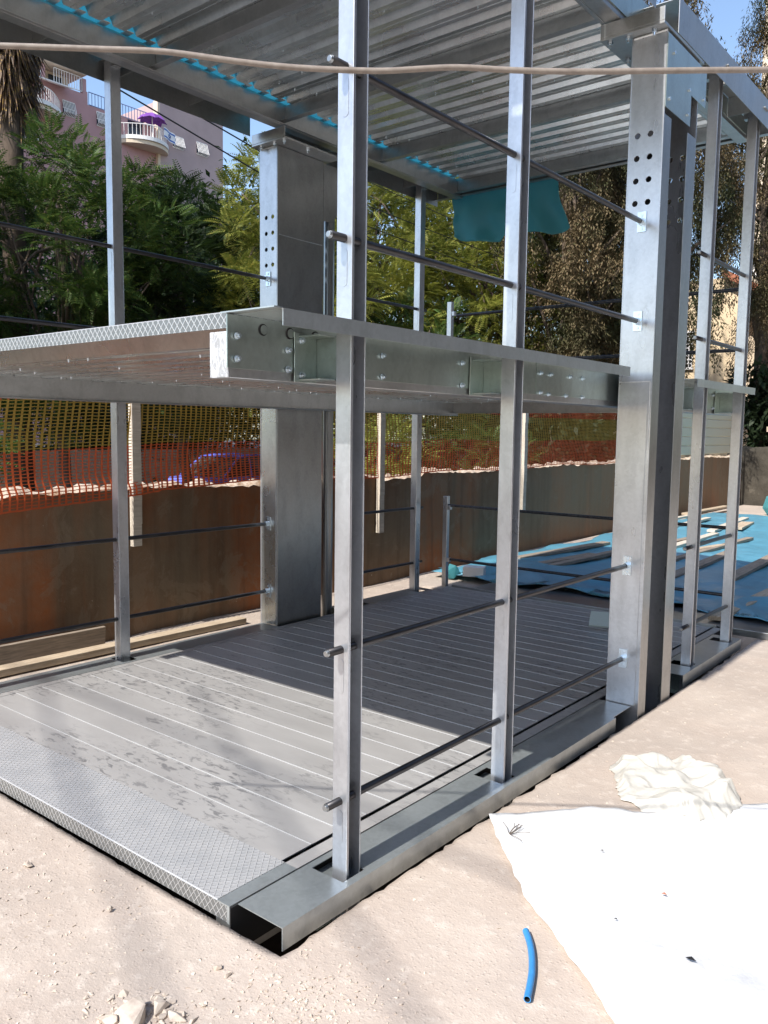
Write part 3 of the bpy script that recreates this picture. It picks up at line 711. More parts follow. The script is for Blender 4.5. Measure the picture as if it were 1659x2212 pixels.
rr = random.Random(5)
for k in range(9):
    a = rr.uniform(-.5, 2.2); q = Vector((p.x, p.y, sz(p.x, p.y) + .005)); pts = [q]
    for j in range(4): a += rr.uniform(-.3, .3); q = q + Vector((math.cos(a) * .02, math.sin(a) * .02, .002)); pts.append(q)
    m.tube(pts, .0011, 5)
tag(m.build('dry_twig', M['bark']), 'small branching dry twig on the corner of the white sheet', 'twig')
# crumpled cream plastic
def bag(label):
    V = []; F = []; nu, nv = 110, 90
    for j in range(nv + 1):
        for i in range(nu + 1):
            u, v = i / nu, j / nv; a = u * 2 - 1; b = v * 2 - 1
            k = math.hypot(a, b) + 1e-6; sq = max(abs(a), abs(b)) / k; a, b = a * (sq * .75 + .25), b * (sq * .75 + .25)
            rim = 1 + .13 * noise.noise(Vector((math.atan2(b, a) * 2.2, 1, 4))) + .06 * noise.noise(Vector((math.atan2(b, a) * 9, 1, 4)))
            f1 = folds(u, v, 1.6, 3); f2 = folds(u + 3, v, 1.8, 17); f3 = folds(u, v + 5, 5.5, 29)
            px = .26 * a * rim + .16 * (f2 - .22) + .04 * (f3 - .2); py = .30 * b * rim + .14 * (f1 - .22)
            ang = .72; x = .685 + px * math.cos(ang) - py * math.sin(ang); y = 1.925 + px * math.sin(ang) + py * math.cos(ang)
            e = min(1, (1 - max(abs(u * 2 - 1), abs(v * 2 - 1))) * 5)
            h = .012 + (.30 * max(0, f1 - .13) + .22 * max(0, f2 - .16) + .05 * f3) * (.35 + .65 * e) * (.42 + .75 * u)
            V.append((x, y, gz(x, y) + .003 + h * .8 * (.25 + .75 * e)))
    for j in range(nv):
        for i in range(nu): q = j * (nu + 1) + i; F.append((q, q + 1, q + nu + 2, q + nu + 1))
    o = npmesh('crumpled_plastic', V, F, M['bag'], smooth=True); s_ = o.modifiers.new('t', 'SOLIDIFY'); s_.thickness = .0012
    return tag(o, label, 'plastic sheet')
bag('crumpled cream plastic sheet lying above the big white sheet')
# blue hose offcut
pts = [at(px, py, 2, GZ + .014) for px, py in ((1136, 2008), (1146, 2035), (1150, 2065), (1150, 2095), (1145, 2125), (1139, 2152))]
pts = [Vector((p.x, p.y, gz(p.x, p.y) + .013)) for p in pts]
fine = []
for i in range(len(pts) - 1):
    for k in range(4): fine.append(pts[i].lerp(pts[i + 1], k / 4))
fine.append(pts[-1])
for _ in range(3): fine = [fine[0]] + [(fine[i - 1] + fine[i] * 2 + fine[i + 1]) / 4 for i in range(1, len(fine) - 1)] + [fine[-1]]
m = MB(); m.tube(fine, .0105, 18, False); m.tube(fine, .0082, 18, False, 1)
n = 18; k = len(fine) * n
vs = [m.v[i] for i in range(k - n, k)] + [m.v[i] for i in range(2 * k - n, 2 * k)]; m.add(vs, [(i, (i + 1) % n, n + (i + 1) % n, n + i) for i in range(n)])
tag(m.build('hose_offcut', [M['hose'], M['black']], None, smooth=True, fixn=False), 'short curved piece of blue hose on the dusty ground', 'hose')
# ground tarp behind the platform
def tg(u, v):
    y = 5.35 + 9.6 * v; x0 = -3.2 + .25 * noise.noise(Vector((v * 9, 0, 0))); x1 = 1.3 + .8 * v
    return x0 + (x1 - x0) * u, y + .15 * noise.noise(Vector((u * 6, v * 6, 0))) + (.5 * (1 - u) if v < .01 else 0) * .6
def tgz(x, y, u, v):
    near = math.exp(-((y - 6) / .8) ** 2) * .05
    return GZ + .02 + near * max(0, ridged(x, y, 1.6, 1)) + .09 * folds(x, y, .9, 4) + .035 * folds(x, y, 2.5, 8)
crumple('blue_sheet', tg, 150, 340, tgz, M['tarp_ground'], 'wrinkled blue plastic sheet covering the ground behind the platform', 'tarp')
m = MB(); m.box(-2.4, .55, 5.06, 5.55, GZ + .0, GZ + .055); tag(m.build('metal_slab', M['galv_dull'], None, .004), 'flat grey metal slab lying behind the lowest platform', 'metal sheet')
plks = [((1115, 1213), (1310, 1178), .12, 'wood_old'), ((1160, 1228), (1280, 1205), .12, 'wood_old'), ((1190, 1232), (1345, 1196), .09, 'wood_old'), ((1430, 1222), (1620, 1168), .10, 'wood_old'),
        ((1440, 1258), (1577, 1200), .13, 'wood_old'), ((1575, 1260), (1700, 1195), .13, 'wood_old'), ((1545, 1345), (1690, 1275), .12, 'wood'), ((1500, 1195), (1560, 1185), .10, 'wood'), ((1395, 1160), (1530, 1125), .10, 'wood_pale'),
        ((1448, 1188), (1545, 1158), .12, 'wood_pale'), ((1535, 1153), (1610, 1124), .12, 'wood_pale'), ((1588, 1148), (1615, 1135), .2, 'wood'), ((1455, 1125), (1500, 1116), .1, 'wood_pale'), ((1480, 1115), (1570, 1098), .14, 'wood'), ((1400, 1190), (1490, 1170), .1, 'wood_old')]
words = ['dark plank nearest the rusty wall on the blue sheet', 'short split plank lying left on the blue sheet', 'long thin weathered plank left of the right column', 'weathered plank running under the last right posts, shaded part',
         'thick weathered plank between the two last right posts', 'plank at the right picture edge on the shaded blue sheet', 'thick timber beam end resting at the front edge of the blue sheet', 'short tan board on the shaded sheet behind the posts', 'pale plank behind the third right post on the sunlit sheet',
         'pale sunlit board just behind the third right post', 'sunlit pale plank right of the last right post', 'small tan offcut right of the last right post', 'thin pale lath far back on the sunlit sheet', 'yellow timber stack far back near the cross wall', 'old plank half hidden behind the right column']
for k, (a, b, wd, mt) in enumerate(plks):
    A = at(a[0], a[1], 2, GZ + .05); B = at(b[0], b[1], 2, GZ + .05); d = (B - A); ln = d.length; c = (A + B) / 2; ang = math.atan2(d.y, d.x) - math.pi / 2
    m = MB(); o = m.box(-wd / 2, wd / 2, -ln / 2, ln / 2, -.018, .018).build('plank', M[mt], None, .003); o.location = (c.x, c.y, GZ + .085 + .006 * (k % 3)); o.rotation_euler = (0, R(random.uniform(-2, 2)), ang)
    tag(o, words[k], 'plank', 'planks on the blue sheet')
# boards left of the platform
def board(a, b, z, h, th, mt, lab, tilt=0):
    A = Vector(a); B = Vector(b); d = B - A; c = (A + B) / 2
    m = MB().box(-th / 2, th / 2, -d.length / 2, d.length / 2, -h / 2, h / 2).build('plank', M[mt], None, .003); m.location = (c.x, c.y, z); m.rotation_euler = (0, R(tilt), math.atan2(d.y, d.x) - math.pi / 2)
    tag(m, lab, 'plank', 'boards beside the rusty wall')
board((-3.32, -.4), (-3.26, 1.62), GZ + .075, .15, .03, 'wood_old', 'weathered board standing on edge against the rusty wall at far left', 6)
board((-3.14, -.4), (-3.08, 2.75), GZ + .03, .045, .11, 'wood', 'long flat board lying along the left side of the platform')
m = MB(); p = Vector((-.78, 4.3, 0)); m.obox((-.72, 4.32, .07), .17, .02, .14, Matrix.Rotation(.3, 3, 'Z') @ Matrix.Rotation(-.9, 3, 'X'))
tag(m.build('foam_board', M['paper']), 'small pale green board leaning on the shaded deck', 'board')
m = MB(); rock(m, (-2.95, 5.55, .03), .11, 77, flat=.8); tag(m.build('teal_bundle', M['tarp_teal'], fixn=False), 'small crumpled teal plastic bundle by the short rear post', 'bundle')
m = MB(); m.obox((-2.72, 5.62, .05), .22, .15, .1, Matrix.Rotation(.4, 3, 'Z')); tag(m.build('white_block', M['white'], None, .004), 'white foam block beside the teal bundle', 'block')
m = MB(); rock(m, (-2.3, 15.8, .15), .28, 78, flat=1.0); o = m.build('teal_sack', M['tarp_teal'], fixn=False); tag(o, 'teal plastic sack far back by the cross wall', 'sack')
m = MB(); rock(m, (-1.0, 15.9, .12), .26, 79, flat=.9); o = m.build('white_sack', M['white'], fixn=False); tag(o, 'white sack at the far right end of the blue sheet', 'sack')
for k in range(26):
    pass
# tarp over the roof and its hanging end
def rt(u, v): return -2.93 + 2.75 * u, .1 + 4.95 * v
crumple('roof_tarp', rt, 60, 90, lambda x, y, u, v: 3.875 + .02 * max(0, ridged(x, y, 2, 3)), M['tarp'], 'bright blue tarpaulin laid over the top platform', 'tarp', .002)
V = []; F = []; nu, nv = 60, 30
low = [(0, 3.33), (.05, 3.29), (.22, 3.25), (.42, 3.22), (.52, 3.30), (.70, 3.27), (.85, 3.215), (1.0, 3.25)]
for j in range(nv + 1):
    for i in range(nu + 1):
        u = i / nu; v = j / nv
        zl = np.interp(u, [q[0] for q in low], [q[1] for q in low]); z = 3.80 + (zl - 3.80) * v
        x = -2.68 + (1.10 + .14 * (v ** 2)) * u + .04 * v * (1 - u) ; y = 5.0 + .05 * v * math.sin(u * 22) * .6 + .07 * v * noise.noise(Vector((u * 5, v * 3, 0)))
        V.append((x, y, z))
for j in range(nv):
    for i in range(nu): a = j * (nu + 1) + i; F.append((a, a + 1, a + nu + 2, a + nu + 1))
o = npmesh('hanging_tarp', V, F, M['tarp_teal'], smooth=True); tag(o, 'teal tarpaulin hanging from the rear edge of the top platform', 'tarp'); s_ = o.modifiers.new('t', 'SOLIDIFY'); s_.thickness = .002

# ------------------------------------------------------------------ cables
cp = [(-.3, -1.6, 2.115), (.2, -1.24, 2.105), (.58, -.948, 2.096), (.694, -.857, 2.092), (.762, -.802, 2.091), (.796, -.775, 2.088), (.865, -.721, 2.076), (.934, -.666, 2.067), (1.002, -.611, 2.064), (1.053, -.57, 2.063), (1.092, -.538, 2.067), (1.143, -.496, 2.072), (1.205, -.446, 2.067), (1.29, -.378, 2.066), (1.375, -.309, 2.069), (1.521, -.189, 2.074), (1.9, .12, 2.08), (2.6, .7, 2.1)]
cp = [CAM + (Vector(p) - CAM) * 1.23 for p in cp]; fine = []
for i in range(len(cp) - 1):
    for k in range(5): fine.append(cp[i].lerp(cp[i + 1], k / 5))
fine.append(cp[-1])
for _ in range(6): fine = [fine[0]] + [(fine[i - 1] + fine[i] * 2 + fine[i + 1]) / 4 for i in range(1, len(fine) - 1)] + [fine[-1]]
tag(MB().tube(fine, .0057, 14).build('grey_cable', M['cable'], None, smooth=True), 'thick greyish beige cable strung across the picture in the foreground', 'cable')
def wire(A, B, sag, r, lab):
    A = Vector(A); B = Vector(B); pts = [A.lerp(B, k / 24) - Vector((0, 0, sag * 4 * (k / 24) * (1 - k / 24))) for k in range(25)]
    tag(MB().tube(pts, r, 6).build('overhead_wire', M['wire']), lab, 'wire', 'black overhead wires')
def wp(a, b, x, ext0, ext1, sag, r, lab):
    A = at(*a, 0, x); B = at(*b, 0, x); d = B - A; wire(A - d * ext0, B + d * ext1, sag, r, lab)
wp((187, 152), (550, 367), -6.6, 2, 1.0, 0, .009, 'black overhead wire, lower of the two left of the left column')
wp((407, 237), (550, 320), -6.6, 4, 2.0, 0, .009, 'black overhead wire, upper of the two left of the left column')
wp((795, 390), (1071, 513), -6.6, .3, .4, .02, .007, 'topmost thin black wire before the trees right of the nearest post')
wp((795, 443), (1071, 550), -6.6, .3, .4, .02, .007, 'middle thin black wire before the trees right of the nearest post')
wp((795, 487), (1071, 590), -6.6, .3, .4, .02, .007, 'lowest thin black wire before the trees right of the nearest post')

# service cables high behind the photographer; they draw the soft streaks across the yard
for (a, b), lab in ((((215, 1800), (345, 2170)), 'thick service cable high overhead behind the photographer, left one'), (((700, 1900), (900, 2205)), 'thick service cable high overhead behind the photographer, right one'),
                    (((120, 1480), (640, 1700)), 'thick service cable high overhead, crossing above the platforms')):
    A = at(*a, 2, GZ); B = at(*b, 2, GZ); d = (B - A).normalized(); up = -SUN * 12.5; A = A - d * 2.2; B = B + d * 2.2
    wire(A + up, B + up, 0, .013, lab)
# ------------------------------------------------------------------ vegetation
def frond_t(n, Lf, lw, ll, droop):
    V = []; F = []
    for k in range(n):
        s = (k + .7) / n; p = np.array([0, s * Lf, -droop * Lf * s * s]); sc = .55 + .45 * math.sin(math.pi * min(1, s * .9 + .1)); l = ll * sc
        for sg in (-1, 1):
            b = len(V); tip = p + np.array([sg * l, l * .35, -.25 * l])
            mid = (p + tip) / 2; off = np.array([0, lw * sc, 0])
            V += [p, mid - off, tip, mid + off]; F.append((b, b + 1, b + 2, b + 3))
    b = len(V); V += [np.array([-.003, 0, 0]), np.array([.003, 0, 0]), np.array([.001, Lf, -droop * Lf]), np.array([-.001, Lf, -droop * Lf])]; F.append((b, b + 1, b + 2, b + 3))
    return np.array(V, dtype=np.float64), np.array(F)
def spray_t(n, Lf, wd, seed):
    r = np.random.default_rng(seed); V = []; F = []
    for k in range(n):
        a = r.uniform(0, 2 * np.pi); s = r.uniform(0, .75); p = np.array([r.normal(0, .13) * Lf, r.normal(0, .13) * Lf, -s * Lf * 1.3]); l = r.uniform(.05, .11)
        d = np.array([math.cos(a) * .65, math.sin(a) * .65, -.75]); q = np.array([-math.sin(a), math.cos(a), 0]) * wd
        b = len(V); V += [p, p + d * l * .5 - q, p + d * l, p + d * l * .5 + q]; F.append((b, b + 1, b + 2, b + 3))
    return np.array(V), np.array(F)
def instance(T, F, pos, rotm, scale):
    n = len(pos); V = np.einsum('nij,vj->nvi', rotm, T) * scale[:, None, None] + pos[:, None, :]
    Fo = F[None] + (np.arange(n) * len(T))[:, None, None]
    return V.reshape(-1, 3), Fo.reshape(-1, F.shape[1])
def rots(r, n, dirs=None, jit=.5):
    """rotation matrices whose local +Y points along dirs"""
    if dirs is None: dirs = r.normal(size=(n, 3))
    d = dirs + r.normal(size=(n, 3)) * jit; d /= np.linalg.norm(d, axis=1)[:, None]
    up = np.tile(np.array([0, 0, 1.]), (n, 1)) + r.normal(size=(n, 3)) * .35
    x = np.cross(d, up); x /= np.linalg.norm(x, axis=1)[:, None] + 1e-9; z = np.cross(x, d)
    return np.stack([x, d, z], axis=2)
def limbs(mb, base, top, r0, clumps, rr):
    pts = [Vector(base).lerp(Vector(top), k / 6) + Vector((rr.uniform(-.08, .08), rr.uniform(-.08, .08), 0)) * (k > 0) for k in range(7)]
    mb.tube(pts, [r0 * (1 - .1 * k) for k in range(7)], 9)
    for c in clumps:
        i = rr.randrange(2, 7); a = pts[i]; c = Vector(c); mid = a.lerp(c, .5) + Vector((0, 0, .15)); mb.tube([a, mid, c], [r0 * .32, r0 * .2, r0 * .07], 6)
def tree(name, loc, h, rad, mat, kind, label, group, seed, ncl=60, per=26, lo=.25, trunk=.12, bark=True, dens=1, top_bias=0):
    r = np.random.default_rng(seed); rr = random.Random(seed)
    root = empty(name, loc, label, 'tree', group); base = np.array(loc, float)
    cl = []
    while len(cl) < ncl:
        p = r.uniform(-1, 1, 3)
        rad2 = p[0] ** 2 + p[1] ** 2 + p[2] ** 2
        if rad2 > 1 or rad2 < .18: continue
        cl.append([p[0] * rad * (1 + .18 * math.sin(3 * p[2] + seed)), p[1] * rad, h * (lo + (1 - lo) * (p[2] * .5 + .5))])
    cl = np.array(cl)
    if kind == 'frond':
        T, F = frond_t(9, .27, .014, .075, .35); n = ncl * per
        c = np.repeat(cl, per, axis=0); csz = np.repeat(r.uniform(.7, 1.25, ncl), per)
        off = r.normal(size=(n, 3)); off /= np.linalg.norm(off, axis=1)[:, None]; off[:, 2] = off[:, 2] * .6 + .1
        pos = c + off * (r.uniform(.05, 1, n) ** .6 * rad * .24 * csz)[:, None] + base
        ctr = np.array([0, 0, h * .5]); outw = (c - ctr); outw /= np.linalg.norm(outw, axis=1)[:, None]
        V, Fo = instance(T, F, pos, rots(r, n, off * .8 + outw * .5 + np.array([0, 0, -.15]), .35), r.uniform(.7, 1.35, n))
    elif kind == 'droop':
        T, F = spray_t(44, .42, .012, seed); n = ncl * per
        c = np.repeat(cl, per, axis=0); off = r.normal(size=(n, 3)) * np.array([.17, .17, .42]) * rad * .55
        pos = c + off + base; a = r.uniform(0, 6.28, n); Rm = np.zeros((n, 3, 3)); Rm[:, 0, 0] = np.cos(a); Rm[:, 0, 1] = -np.sin(a); Rm[:, 1, 0] = np.sin(a); Rm[:, 1, 1] = np.cos(a); Rm[:, 2, 2] = 1
        tl = r.normal(size=n) * .25; Rm[:, 0, 2] = tl; V, Fo = instance(T, F, pos, Rm, r.uniform(.6, 1.3, n))
    else:
        T = np.array([[0, 0, 0], [-.045, .08, .015], [0, .19, 0], [.045, .08, .015]], float); F = np.array([[0, 1, 2, 3]]); n = ncl * per
        c = np.repeat(cl, per, axis=0); off = np.clip(r.normal(size=(n, 3)), -1.6, 1.6) * rad * .16; pos = c + off + base
        V, Fo = instance(T, F, pos, rots(r, n, off, .8), r.uniform(.7, 1.5, n))
    npmesh('crown', V, Fo, mat, root)
    mb = MB(); limbs(mb, loc, (loc[0], loc[1], loc[2] + h * .85), trunk, [tuple(c + base) for c in cl[::3]], rr)
    mb.build('trunk', M['bark'], root, smooth=True, fixn=False)
    return root
G1 = 'feathery leaved trees behind the wall'
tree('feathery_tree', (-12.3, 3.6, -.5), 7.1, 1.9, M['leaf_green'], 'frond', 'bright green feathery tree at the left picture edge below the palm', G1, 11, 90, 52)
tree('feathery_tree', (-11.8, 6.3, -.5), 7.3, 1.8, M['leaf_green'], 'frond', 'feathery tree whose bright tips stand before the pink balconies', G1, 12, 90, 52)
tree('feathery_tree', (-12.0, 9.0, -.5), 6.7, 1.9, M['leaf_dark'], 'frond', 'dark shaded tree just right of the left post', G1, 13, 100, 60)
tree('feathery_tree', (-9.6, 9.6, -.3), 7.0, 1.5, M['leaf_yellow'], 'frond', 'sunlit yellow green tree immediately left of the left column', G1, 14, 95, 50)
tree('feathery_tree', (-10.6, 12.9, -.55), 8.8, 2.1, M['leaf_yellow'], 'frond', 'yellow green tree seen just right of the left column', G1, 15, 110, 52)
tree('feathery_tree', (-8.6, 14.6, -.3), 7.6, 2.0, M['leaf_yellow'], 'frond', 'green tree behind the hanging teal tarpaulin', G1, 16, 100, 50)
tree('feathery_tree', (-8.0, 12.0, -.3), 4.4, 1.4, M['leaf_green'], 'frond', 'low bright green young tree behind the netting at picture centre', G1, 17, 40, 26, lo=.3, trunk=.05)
G3 = 'dark background trees'
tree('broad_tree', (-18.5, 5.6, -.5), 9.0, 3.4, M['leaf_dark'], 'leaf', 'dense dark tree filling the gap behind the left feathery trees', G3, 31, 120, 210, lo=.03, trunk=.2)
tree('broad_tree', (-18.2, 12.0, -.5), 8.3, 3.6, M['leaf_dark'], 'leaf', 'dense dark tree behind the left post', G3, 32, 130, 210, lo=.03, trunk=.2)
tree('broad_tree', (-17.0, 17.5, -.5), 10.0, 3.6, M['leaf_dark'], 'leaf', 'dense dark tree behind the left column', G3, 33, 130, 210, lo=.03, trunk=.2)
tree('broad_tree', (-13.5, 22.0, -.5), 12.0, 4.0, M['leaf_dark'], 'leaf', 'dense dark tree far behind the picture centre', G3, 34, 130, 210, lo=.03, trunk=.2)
G2 = 'old cypress trees behind the wall'
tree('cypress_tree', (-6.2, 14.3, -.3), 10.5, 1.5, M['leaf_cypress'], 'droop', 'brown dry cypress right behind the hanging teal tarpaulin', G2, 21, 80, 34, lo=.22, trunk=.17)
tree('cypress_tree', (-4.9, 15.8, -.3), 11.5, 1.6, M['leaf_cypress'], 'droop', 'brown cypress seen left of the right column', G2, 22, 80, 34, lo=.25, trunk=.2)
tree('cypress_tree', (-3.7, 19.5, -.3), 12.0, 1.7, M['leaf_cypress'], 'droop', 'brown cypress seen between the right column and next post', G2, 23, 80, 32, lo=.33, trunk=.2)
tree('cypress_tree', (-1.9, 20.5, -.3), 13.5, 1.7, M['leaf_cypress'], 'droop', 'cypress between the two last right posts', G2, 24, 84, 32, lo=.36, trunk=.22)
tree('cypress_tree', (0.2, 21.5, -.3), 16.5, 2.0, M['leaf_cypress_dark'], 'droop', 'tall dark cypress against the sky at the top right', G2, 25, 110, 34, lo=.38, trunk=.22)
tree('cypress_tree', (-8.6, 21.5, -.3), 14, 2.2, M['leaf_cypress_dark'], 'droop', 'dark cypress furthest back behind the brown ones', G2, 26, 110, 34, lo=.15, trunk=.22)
tree('shrub', (-1.1, 19.3, 0), 4.0, 1.6, M['leaf_shrub'], 'leaf', 'big dark shrub above the cross wall at right edge', 'dark shrubs above the far wall', 41, 80, 160, lo=.2, trunk=.06)
tree('shrub', (1.6, 19.6, 0), 4.2, 1.8, M['leaf_shrub'], 'leaf', 'dark shrub beyond the right picture edge', 'dark shrubs above the far wall', 42, 80, 130, lo=.2, trunk=.06)
tree('shrub', (-3.3, 19.6, 0), 3.4, 1.0, M['leaf_shrub'], 'leaf', 'open leafy shrub before the sunlit cream house', 'dark shrubs above the far wall', 43, 36, 110, lo=.2, trunk=.05)
tree('shrub', (-5.6, 10.5, -.3), 1.9, .9, M['leaf_green'], 'frond', 'low green bush just behind the netting', 'green bushes behind the netting', 44, 24, 20, lo=.35, trunk=.03)
tree('shrub', (-6.6, 8.6, -.3), 2.0, .9, M['leaf_yellow'], 'frond', 'low yellowish bush behind the netting near the picture centre', 'green bushes behind the netting', 45, 24, 20, lo=.35, trunk=.03)
tree('shrub', (-5.9, 13.0, -.3), 2.7, 1.2, M['leaf_shrub'], 'leaf', 'leafy bush behind the netting between the second right post and the right column', 'green bushes behind the netting', 47, 50, 110, lo=.1, trunk=.04)
tree('shrub', (-8.0, 17.5, -.3), 3.2, 1.8, M['leaf_dark'], 'leaf', 'wide bush farther behind the netting near the right column', 'green bushes behind the netting', 48, 70, 130, lo=.05, trunk=.05)
tree('shrub', (-9.6, 2.9, -.3), 2.3, 1.0, M['leaf_green'], 'frond', 'bush behind the netting at the far left', 'green bushes behind the netting', 46, 26, 22, lo=.3, trunk=.03)
# palm with a skirt of dead fronds
root = empty('palm_tree', (-12.7, 5.9, -.3), 'palm with a shaggy skirt of dead brown fronds at the top left', 'tree')
r = np.random.default_rng(5); mb = MB(); mb.tube([(-12.7, 5.9, -.3), (-12.72, 5.92, 3), (-12.7, 5.9, 6), (-12.7, 5.9, 10.5)], [.24, .2, .2, .24], 14); mb.build('trunk', M['bark'], root, smooth=True)
n = 3600; zz = r.uniform(0, 1, n) ** .8; a = r.uniform(0, 6.28, n); rad_ = .2 + .42 * zz * r.uniform(.4, 1, n)
pos = np.stack([-12.7 + rad_ * np.cos(a), 5.9 + rad_ * np.sin(a), 7.2 + 3.1 * zz + r.normal(size=n) * .12], 1)
T = np.array([[-.016, 0, 0], [.016, 0, 0], [.02, .45, 0], [.003, .8, .03], [-.012, .45, 0]], float); F = np.array([[0, 1, 2, 3, 4]])
d = np.stack([np.cos(a) * .28, np.sin(a) * .28, -np.ones(n)], 1); V, Fo = instance(T, F, pos, rots(r, n, d, .13), r.uniform(.5, 1.15, n))
npmesh('dead_frond_skirt', V, Fo, M['palm_dead'], root)
T, F = frond_t(26, 2.0, .012, .5, .45); n = 34; a = r.uniform(0, 6.28, n); pos = np.tile(np.array([-12.7, 5.9, 10.4]), (n, 1)) + r.normal(size=(n, 3)) * .08
V, Fo = instance(T, F, pos, rots(r, n, np.stack([np.cos(a), np.sin(a), r.uniform(-.2, 1, n)], 1), .1), r.uniform(.8, 1.1, n)); npmesh('crown', V, Fo, M['leaf_green'], root)

# ------------------------------------------------------------------ parked car
def car(loc, label):
    root = empty('parked_car', loc, label, 'car'); x0, y0, z0 = loc; hw = .82
    # side profile (y along the car, z up): tail at low y
    lower = [(0.02, .32), (0, .55), (.03, .82), (.10, .90), (.60, .94), (3.05, .93), (3.9, .86), (4.22, .72), (4.28, .45), (4.2, .26), (3.75, .24), (3.70, .45), (3.5, .6), (3.2, .6), (3.0, .45), (2.95, .24), (1.2, .24), (1.15, .45), (.95, .6), (.65, .6), (.47, .45), (.42, .24)]
    m = MB(); nprof = len(lower)
    secs = [(-hw, .0), (-hw + .0, 0), (hw, 0)]
    V = []; F = []
    xs_ = [(-1, .96), (-.96, 1), (0, 1.01), (.96, 1), (1, .96)]
    cy, cz = 2.1, .6
    for sx, sc in xs_:
        for (y, z) in lower: V.append((x0 + sx * hw, y0 + cy + (y - cy) * (.992 if abs(sx) == 1 else 1), z0 + cz + (z - cz) * sc))
    for k in range(len(xs_) - 1):
        for i in range(nprof): F.append((k * nprof + i, k * nprof + (i + 1) % nprof, (k + 1) * nprof + (i + 1) % nprof, (k + 1) * nprof + i))
    F.append(tuple(range(nprof - 1, -1, -1))); F.append(tuple((len(xs_) - 1) * nprof + i for i in range(nprof)))
    m.add(V, F); m.build('body', M['carpaint'], root, .012)
    bot = [(.42, .925), (3.22, .925)]; top = [(.95, 1.36), (1.35, 1.415), (2.0, 1.42), (2.35, 1.38)]
    ring = [bot[0], top[0], top[1], top[2], top[3], bot[1]]
    m = MB(); V = []
    for sg in (-1, 1):
        for (y, z) in ring: V.append((x0 + sg * (hw - .03 - (z - .925) * .28), y0 + y, z0 + z))
    n = len(ring); F = [tuple(range(n)), tuple(range(2 * n - 1, n - 1, -1))] + [(i, n + i, n + (i + 1) % n, (i + 1) % n) for i in range(n)]
    m.add(V, F); m.build('cabin_glass', M['carglass'], root, .01)
    m = MB()   # roof skin and pillars
    V = [];
    for sg in (-1, 1):
        for (y, z) in top: V.append((x0 + sg * (hw - .022 - (z - .925) * .28), y0 + y, z0 + z + .012))
    m.add(V, [(0, 1, 5, 4), (1, 2, 6, 5), (2, 3, 7, 6)])
    for sg in (-1, 1):
        def P(y, z): return (x0 + sg * (hw - .024 - (z - .925) * .28), y0 + y, z0 + z)
        for a, b in (((.42, .925), (.95, 1.36)), ((3.22, .925), (2.35, 1.38)), ((1.28, .925), (1.30, 1.41)), ((2.08, .925), (2.05, 1.42)), ((.95, 1.37), (1.35, 1.42)), ((1.35, 1.42), (2.0, 1.425)), ((2.0, 1.425), (2.35, 1.385))):
            m.tube([P(*a), P(*b)], .026, 6)
    m.build('roof_frame', M['carpaint'], root)
    for sg in (-1, 1):
        for y in (.80, 3.35):
            q = MB(); q.tube([(x0 + sg * (hw - .19), y0 + y, z0 + .3), (x0 + sg * (hw - .01), y0 + y, z0 + .3)], .30, 24); w_ = q.build('wheel', M['rubber_and_shade'], root, .02)
            q = MB(); q.tube([(x0 + sg * (hw - .012), y0 + y, z0 + .3), (x0 + sg * (hw + .004), y0 + y, z0 + .3)], .19, 16); q.build('rim', M['galv'], w_)
    for sg in (-1, 1): MB().box(x0 + sg * hw, x0 + sg * (hw + .13), y0 + 2.75, y0 + 2.85, z0 + .93, z0 + 1.04).build('mirror', M['rubber_and_shade'], root, .02)
    MB().box(x0 - .7, x0 - .4, y0 + .0, y0 + .03, z0 + .62, z0 + .78).build('tail_light', M['tile'], root); MB().box(x0 + .4, x0 + .7, y0 + .0, y0 + .03, z0 + .62, z0 + .78).build('tail_light', M['tile'], root)
    return root
car((-13.6, 10.3, -.55), 'blue saloon car parked behind the netting left of the left column')
m = MB(); m.box(-16.2, -15.95, -10, 30, -.6, .95); tag(m.build('garden_wall', M['beige']), 'low stone wall across the street beneath the trees', 'wall')

# ------------------------------------------------------------------ pink building with balconies
K = 1.70
def by(y): return CAM.y + (y - CAM.y) * K
def bz(z): return 1.5 + (z - 1.5) * K
XB = CAM.x - (38 + CAM.x) * K
root = empty('apartment_building', (XB, by(22), 0), 'pink and mauve apartment block with curved balconies at the upper left', 'building')
m = MB(); m.box(XB - 12, XB, by(8), by(22.8), 0, bz(18.45)); m.box(XB - 12, XB, by(22.8) + .001, by(27.35), 0, bz(17.98)); m.box(XB - .25, XB + .002, by(22.8) + .002, by(23.05), bz(17.98), bz(18.6))
for y in (20.55, 22.78): m.box(XB - .4, XB + .003, by(y), by(y) + .35, bz(18.45) + .001, bz(19.2))
m.build('lower_walls', M['pink'], root)
MB().box(XB - 13, XB + .3, by(27.36), by(31.8), 0, bz(19.5)).build('tower_wall', M['mauve'], root)
MB().box(XB - .4, XB + .304, by(27.2), by(27.358), bz(14), bz(19.47)).build('tower_return', M['beige'], root)
MB().box(XB - 10, XB - 1.2, by(8), by(22.4), bz(18.45), bz(19.25)).build('penthouse_wall', M['beige'], root)
MB().box(XB - 10, XB + .5, by(8), by(22.85), bz(19.28), bz(19.55)).build('roof_slab', M['beige'], root)
MB().box(XB - 1.19, XB - 1.1, by(21.3), by(22.0), bz(18.5), bz(19.1)).build('terrace_door', M['glass'], root)
